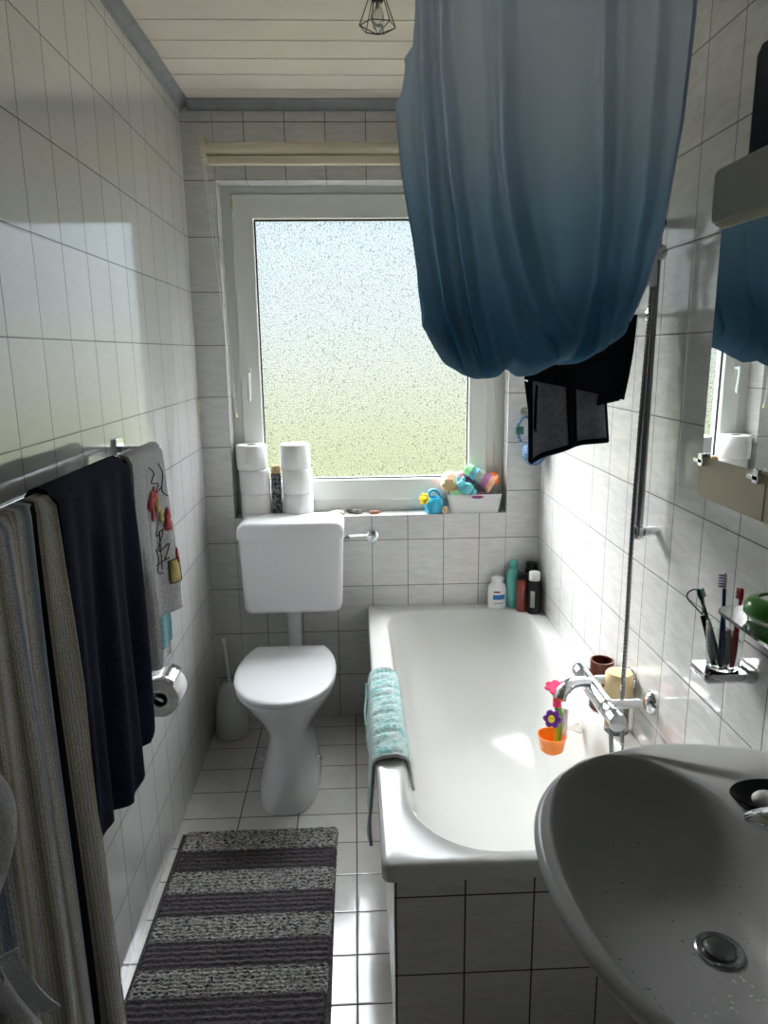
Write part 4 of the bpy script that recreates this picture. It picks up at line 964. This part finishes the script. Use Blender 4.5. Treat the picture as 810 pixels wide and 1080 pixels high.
# peach round toy with beige centre
pb = thing('round_toy', 'pale peach round rubber toy at the bin left end', 'toy', (1.018, .04, WZ0+.1)); 
ballo('', '', (1.010, .050, WZ0+.125), .044, None, sc=(.9, .8, 1.1)).build('toy_body', M['peach'], pb)
mb = MB(); petals(mb, (1.002, .018, WZ0+.118), (-.3, -1, .1), .022, 6, .011, .008); mb.build('toy_petals', M['tan'], pb)
for nm, lb, c, r, m, sc in (
    ('pink_toy', 'soft pink rubber toy behind the bunny in the bin', (1.052, .066, WZ0+.145), .027, M['softpink'], (1, .8, .9)),
    ('green_toy', 'small mint green toy low at the bin front left', (1.030, .016, WZ0+.084), .022, M['mint'], (1.2, .6, .7)),
    ('plum_toy', 'long plum coloured toy leaning behind the stacked cups', (1.090, .070, WZ0+.12), .024, M['plum'], (1.1, .7, 2.0)),
    ('orange_toy', 'orange ball toy at the back right of the bin', (1.195, .062, WZ0+.135), .028, M['orange'], (1, .8, 1.0)),
    ('magenta_toy', 'magenta flat toy lying along the bin front edge', (1.120, .018, WZ0+.070), .030, M['plum'], (1.8, .5, .5))):
    tag(ballo('', '', c, r, None, sc=sc).build(nm, m), lb, 'toy')
bnny = thing('rubber_animal_toy', 'teal rubber animal toy with ears at the bin front', 'toy', (1.085, .015, WZ0+.09))
mb = ballo('', '', (1.075, .010, WZ0+.105), .026, None, sc=(1.2, .8, 1))
for (a, b, c_, r_) in ((1.050, .004, .126, .019), (1.103, .004, .092, .013)):
    m2 = ballo('', '', (a, b, WZ0+c_), r_, None); mb.add(m2.v, m2.f)
tube(mb, [(1.042, .004, WZ0+.135), (1.036, .002, WZ0+.158)], [.008, .005], 8); tube(mb, [(1.058, .004, WZ0+.137), (1.062, .002, WZ0+.156)], [.008, .005], 8)
mb.build('animal_body', M['tealtoy'], bnny, angle=180)
# tilted stack of cups
p0, p1 = Vector((1.075, .055, WZ0+.185)), Vector((1.195, .022, WZ0+.112)); dv = (p1-p0).normalized()
cupc = [('mint', 'small mint green cup at the top end of the tilted stack'), ('bluecup', 'pale blue stacking cup second from the top end'), ('sage', 'sage green stacking cup in the middle of the tilted stack'), ('mauve', 'mauve stacking cup below the sage green one'), ('peach', 'peach star-rimmed cup at the lower end of the tilted stack')]
for k, (m, l) in enumerate(cupc):
    c = p0+dv*(.027*k); r = .025+.003*k; mb = MB()
    lathe(mb, [(.0001, -.002), (r*.8, 0), (r*.96, .014), (r, .025), (r+.003, .026), (r+.003, .029), (r-.002, .029), (r*.75, .004), (.0001, .003)], c, dv, n=24)
    if k == 4:
        X, Y, Z = basis(dv)
        for j in range(8): a = 2*PI*j/8; q = c+X*(r+.002)*math.cos(a)+Y*(r+.002)*math.sin(a)+dv*.022; lathe(mb, [(.0001, -.004), (.007, -.003), (.007, .003), (.0001, .004)], q, dv, 8)
    tag(mb.build('stacking_cup', M[m], angle=40), l, 'toy cup', 'stacking cups in the toy bin')

# ------------------------------------------------------------------ garment and sponge behind the curtain
ar = thing('clothes_rail', 'chrome clothes arm on the right wall behind the curtain', 'clothes rail', (1.38, -1.03, 1.64))
mb = MB(); tube(mb, [(1.379, -1.03, 1.64), (1.09, -1.03, 1.64)], .007, 12); lathe(mb, [(.022, 0), (.022, .006), (.008, .012)], (1.3795, -1.03, 1.64), (-1, 0, 0), n=20); mb.build('rail_bar', M['chrome'], ar)
gm = thing('swim_shorts', 'black and dark grey shorts hanging below the curtain', 'shorts', (1.2, -1.04, 1.6))
def sh1(u, v):   # rear leg with grey panel
    xt0, xt1 = 1.065, 1.245; xb0, xb1 = 1.078, 1.278
    z = 1.63-(.316+.02*u)*v+ .03*v*u-.045*v*(1-u)**2; x = (xt0+(xt1-xt0)*u)*(1-v)+(xb0+(xb1-xb0)*u)*v
    return (x, -1.048+.010*math.sin(u*12)*v, z)
mb = MB(); grid(mb, sh1, 50, 40); mb.build('left_leg', M['greypanel'], gm, angle=180, solid=.005)
mb = MB()
tube(mb, [sh1(u/40, 1) for u in range(41)], .0075, 8); tube(mb, [sh1(0.0, .4+v*.6/20) for v in range(21)], .0065, 8); tube(mb, [sh1(1.0, .4+v*.6/20) for v in range(21)], .005, 8)
tube(mb, [Vector(sh1(.50+.02*v/20, .4+v*.6/20))+Vector((0, -.006, 0)) for v in range(21)], .006, 8, flat=1)
grid(mb, lambda u, v: tuple(Vector(sh1(.50+.12*u, .4+.6*v))+Vector((0, -.006, 0))), 6, 20)
mb.build('dark_binding', M['blackcloth'], gm, angle=60)
def sh2(u, v):
    x = (1.075+.255*u)*(1-v)+(1.052+.265*u)*v; z = 1.64-(.155+.055*u)*v
    if u > .86: z -= .0
    return (x-.01*v*(u > .95), -1.072+.014*math.sin(u*9+1)*v-.012*math.sin(PI*v), z)
mb = MB(); grid(mb, sh2, 50, 30); grid(mb, lambda u, v: (1.255+.058*u-.012*v, -1.062, 1.50-.085*v+.012*u), 8, 8)
grid(mb, lambda u, v: (1.056+.035*u+.015*v*(1-u), -1.044, 1.48-.095*v-.012*u-.03*v*u), 8, 8)
mb.build('waist_part', M['blackcloth'], gm, angle=180, solid=.006)
mb = MB(); grid(mb, lambda u, v: (1.075+.245*u, -1.072+.05*v, 1.64+.010*math.sin(PI*v)), 20, 6); mb.build('waistband', M['blackcloth'], gm, angle=180, solid=.004)
sp = thing('bath_sponge_bag', 'blue speckled net bag hanging in the window corner', 'net bag', (1.325, -.06, 1.20))
mb = ballo('', '', (1.328, -.085, 1.160), .056, None, sc=(.88, .75, .95)); mb.build('bag_body', M['bag'], sp)
mb = MB(); tube(mb, smoothpath([(1.275, -.08, 1.20), (1.262, -.075, 1.24), (1.270, -.06, 1.275), (1.300, -.03, 1.30)], 6), .006, 8); tube(mb, smoothpath([(1.355, -.08, 1.20), (1.35, -.07, 1.25), (1.31, -.03, 1.30)], 6), .006, 8); mb.build('bag_strap', M['bag'], sp)
mb = MB(); box(mb, 1.255, 1.285, -.085, -.065, 1.232, 1.262); mb.build('green_tag', M['darkgreen'], sp, bevel=.003)
mb = MB(); tube(mb, smoothpath([(1.306, -.001, 1.315), (1.306, -.03, 1.312), (1.306, -.034, 1.30), (1.306, -.03, 1.293)], 4), .004, 8); lathe(mb, [(.018, 0), (.016, .006), (.004, .010)], (1.306, -.0005, 1.315), (0, -1, 0), n=18); mb.build('suction_hook', M['clearplastic'], sp)

# ------------------------------------------------------------------ shower curtain
ZR = 2.235; YC = -1.40
cr = thing('curtain_rod', 'white rod carrying the blue shower curtain across the tub end', 'curtain rod', (1.0, YC, ZR))
mb = MB(); tube(mb, [(.66, YC, ZR), (1.379, YC, ZR)], .011, 16); lathe(mb, [(.028, 0), (.028, .006), (.012, .014)], (1.3795, YC, ZR), (-1, 0, 0), n=20); lathe(mb, [(.0001, -.004), (.016, 0), (.016, .01)], (.655, YC, ZR), (1, 0, 0), n=16); mb.build('rod', M['white'], cr)
mb = MB(); tube(mb, [(.735, YC, ZR), (.735, YC, 2.4595)], .005, 10); lathe(mb, [(.02, 0), (.02, -.006), (.006, -.012)], (.735, YC, 2.4599), n=16); mb.build('ceiling_hanger', M['white'], cr)
LE = [(1.50, .84), (1.524, .795), (1.56, .775), (1.60, .768), (1.68, .750), (1.77, .737), (1.886, .716), (1.99, .706), (2.015, .705), (2.03, .716), (2.06, .722), (2.077, .724), (2.09, .722), (2.11, .738), (2.168, .743), (2.26, .745)]
RE = [(1.50, 1.08), (1.53, 1.11), (1.562, 1.138), (1.59, 1.165), (1.64, 1.190), (1.68, 1.206), (1.783, 1.232), (1.983, 1.256), (2.171, 1.266), (2.26, 1.266)]
ZB = [(0, 1.61), (.03, 1.568), (.08, 1.530), (.16, 1.510), (.22, 1.500), (.30, 1.499), (.36, 1.503), (.41, 1.520), (.45, 1.516), (.52, 1.502), (.60, 1.506), (.66, 1.520), (.72, 1.534), (.76, 1.524), (.82, 1.528), (.92, 1.552), (1, 1.585)]
FL = [  # fold valleys: (z, x) going down, depth, width
    ([(1.53, 1.044), (1.591, 1.004), (1.681, .963), (1.802, .932), (1.935, .914), (2.078, .907), (2.26, .905)], .062, .013),
    ([(1.53, 1.052), (1.59, 1.080), (1.697, 1.102), (1.852, 1.112), (2.078, 1.104), (2.26, 1.10)], .055, .012),
    ([(1.51, .883), (1.629, .853), (1.751, .833), (1.919, .810), (2.077, .795), (2.26, .79)], .052, .009),
    ([(1.511, .845), (1.629, .803), (1.803, .776), (2.015, .758), (2.26, .755)], .050, .008),
    ([(1.60, 1.110), (1.784, 1.130), (1.935, 1.136), (2.109, 1.134), (2.26, 1.13)], .018, .010),
    ([(1.60, 1.140), (1.69, 1.168), (1.85, 1.195), (2.10, 1.200), (2.26, 1.20)], .026, .012),
    ([(1.52, .955), (1.60, .930), (1.70, .905), (1.80, .885), (2.26, .86)], .014, .014),
    ([(1.56, .990), (1.7, 1.02), (1.9, 1.01), (2.26, 1.0)], .010, .03)]
def cur(u, v):
    zb = (interp(ZB, u-.012)+interp(ZB, u)+interp(ZB, u+.012))/3; VF = .62
    if v <= VF: k = v/VF; z = 2.232-(2.232-zb-.03)*k; lay = 0
    elif v <= .74: k = 1.0; a = (v-VF)/.12*PI; z = zb+.03-.03*math.sin(a); lay = 1
    else: kk = (v-.74)/.26; z = zb+.03+.13*kk; lay = 2; k = 1-.2*kk
    le = interp(LE, z); re = interp(RE, z)
    if lay == 1: le = interp(LE, zb+.03); re = interp(RE, zb+.03)
    x = le+(re-le)*u
    edge = math.sin(PI*u)**.45
    bul = .02+.07*k**1.5
    yf = YC-.020-bul*edge
    for tab, dp, w in FL:
        fx = interp(tab, z); kz = .55+.45*min(1, max(0, (2.2-z)/.3))
        kk_ = kz*min(1, max(.15, (z-1.49)/.05)) if False else kz
        dd_ = (x-fx)/w; yf += dp*kk_*(math.exp(-dd_*dd_)-.22*math.exp(-((x-fx-2.2*w)/(1.7*w))**2)-.16*math.exp(-((x-fx+2.2*w)/(1.7*w))**2))
    yf += .004*math.sin(x*22+z*4)
    yb = YC+.040+.035*edge*k+.008*math.sin(u*40)
    if lay == 0: y = yf
    elif lay == 1: t = (1-math.cos(a))/2; y = yf*(1-t)+yb*t
    else: y = yb; x = x-.006*(1-k)+.018*math.sin(PI*k)*(1-2*u)
    return (x, y, z)
mb = MB(); grid(mb, cur, 260, 150, uvf=lambda u, v: (u, min(1, v/.66)))
cu = thing('shower_curtain', 'blue ombre shower curtain gathered up over the bathtub', 'shower curtain', (1.0, YC, 2.23))
mb.build('curtain_cloth', M['curtain'], cu, angle=180)
for k in range(9):
    x = .775+.055*k; mb = MB(); tube(mb, [(x, YC+.019*math.cos(a*PI/8), ZR-.004+.019*math.sin(a*PI/8)) for a in range(16)], .0022, 6, closed=True); mb.build('curtain_ring', M['white'], cu)
# darker side hem
mb = MB(); tube(mb, [cur(1.0, .62*k/60) for k in range(61)], .006, 8, flat=1); mb.build('side_hem', M['curtain'], cu)
bpy.context.view_layer.update()
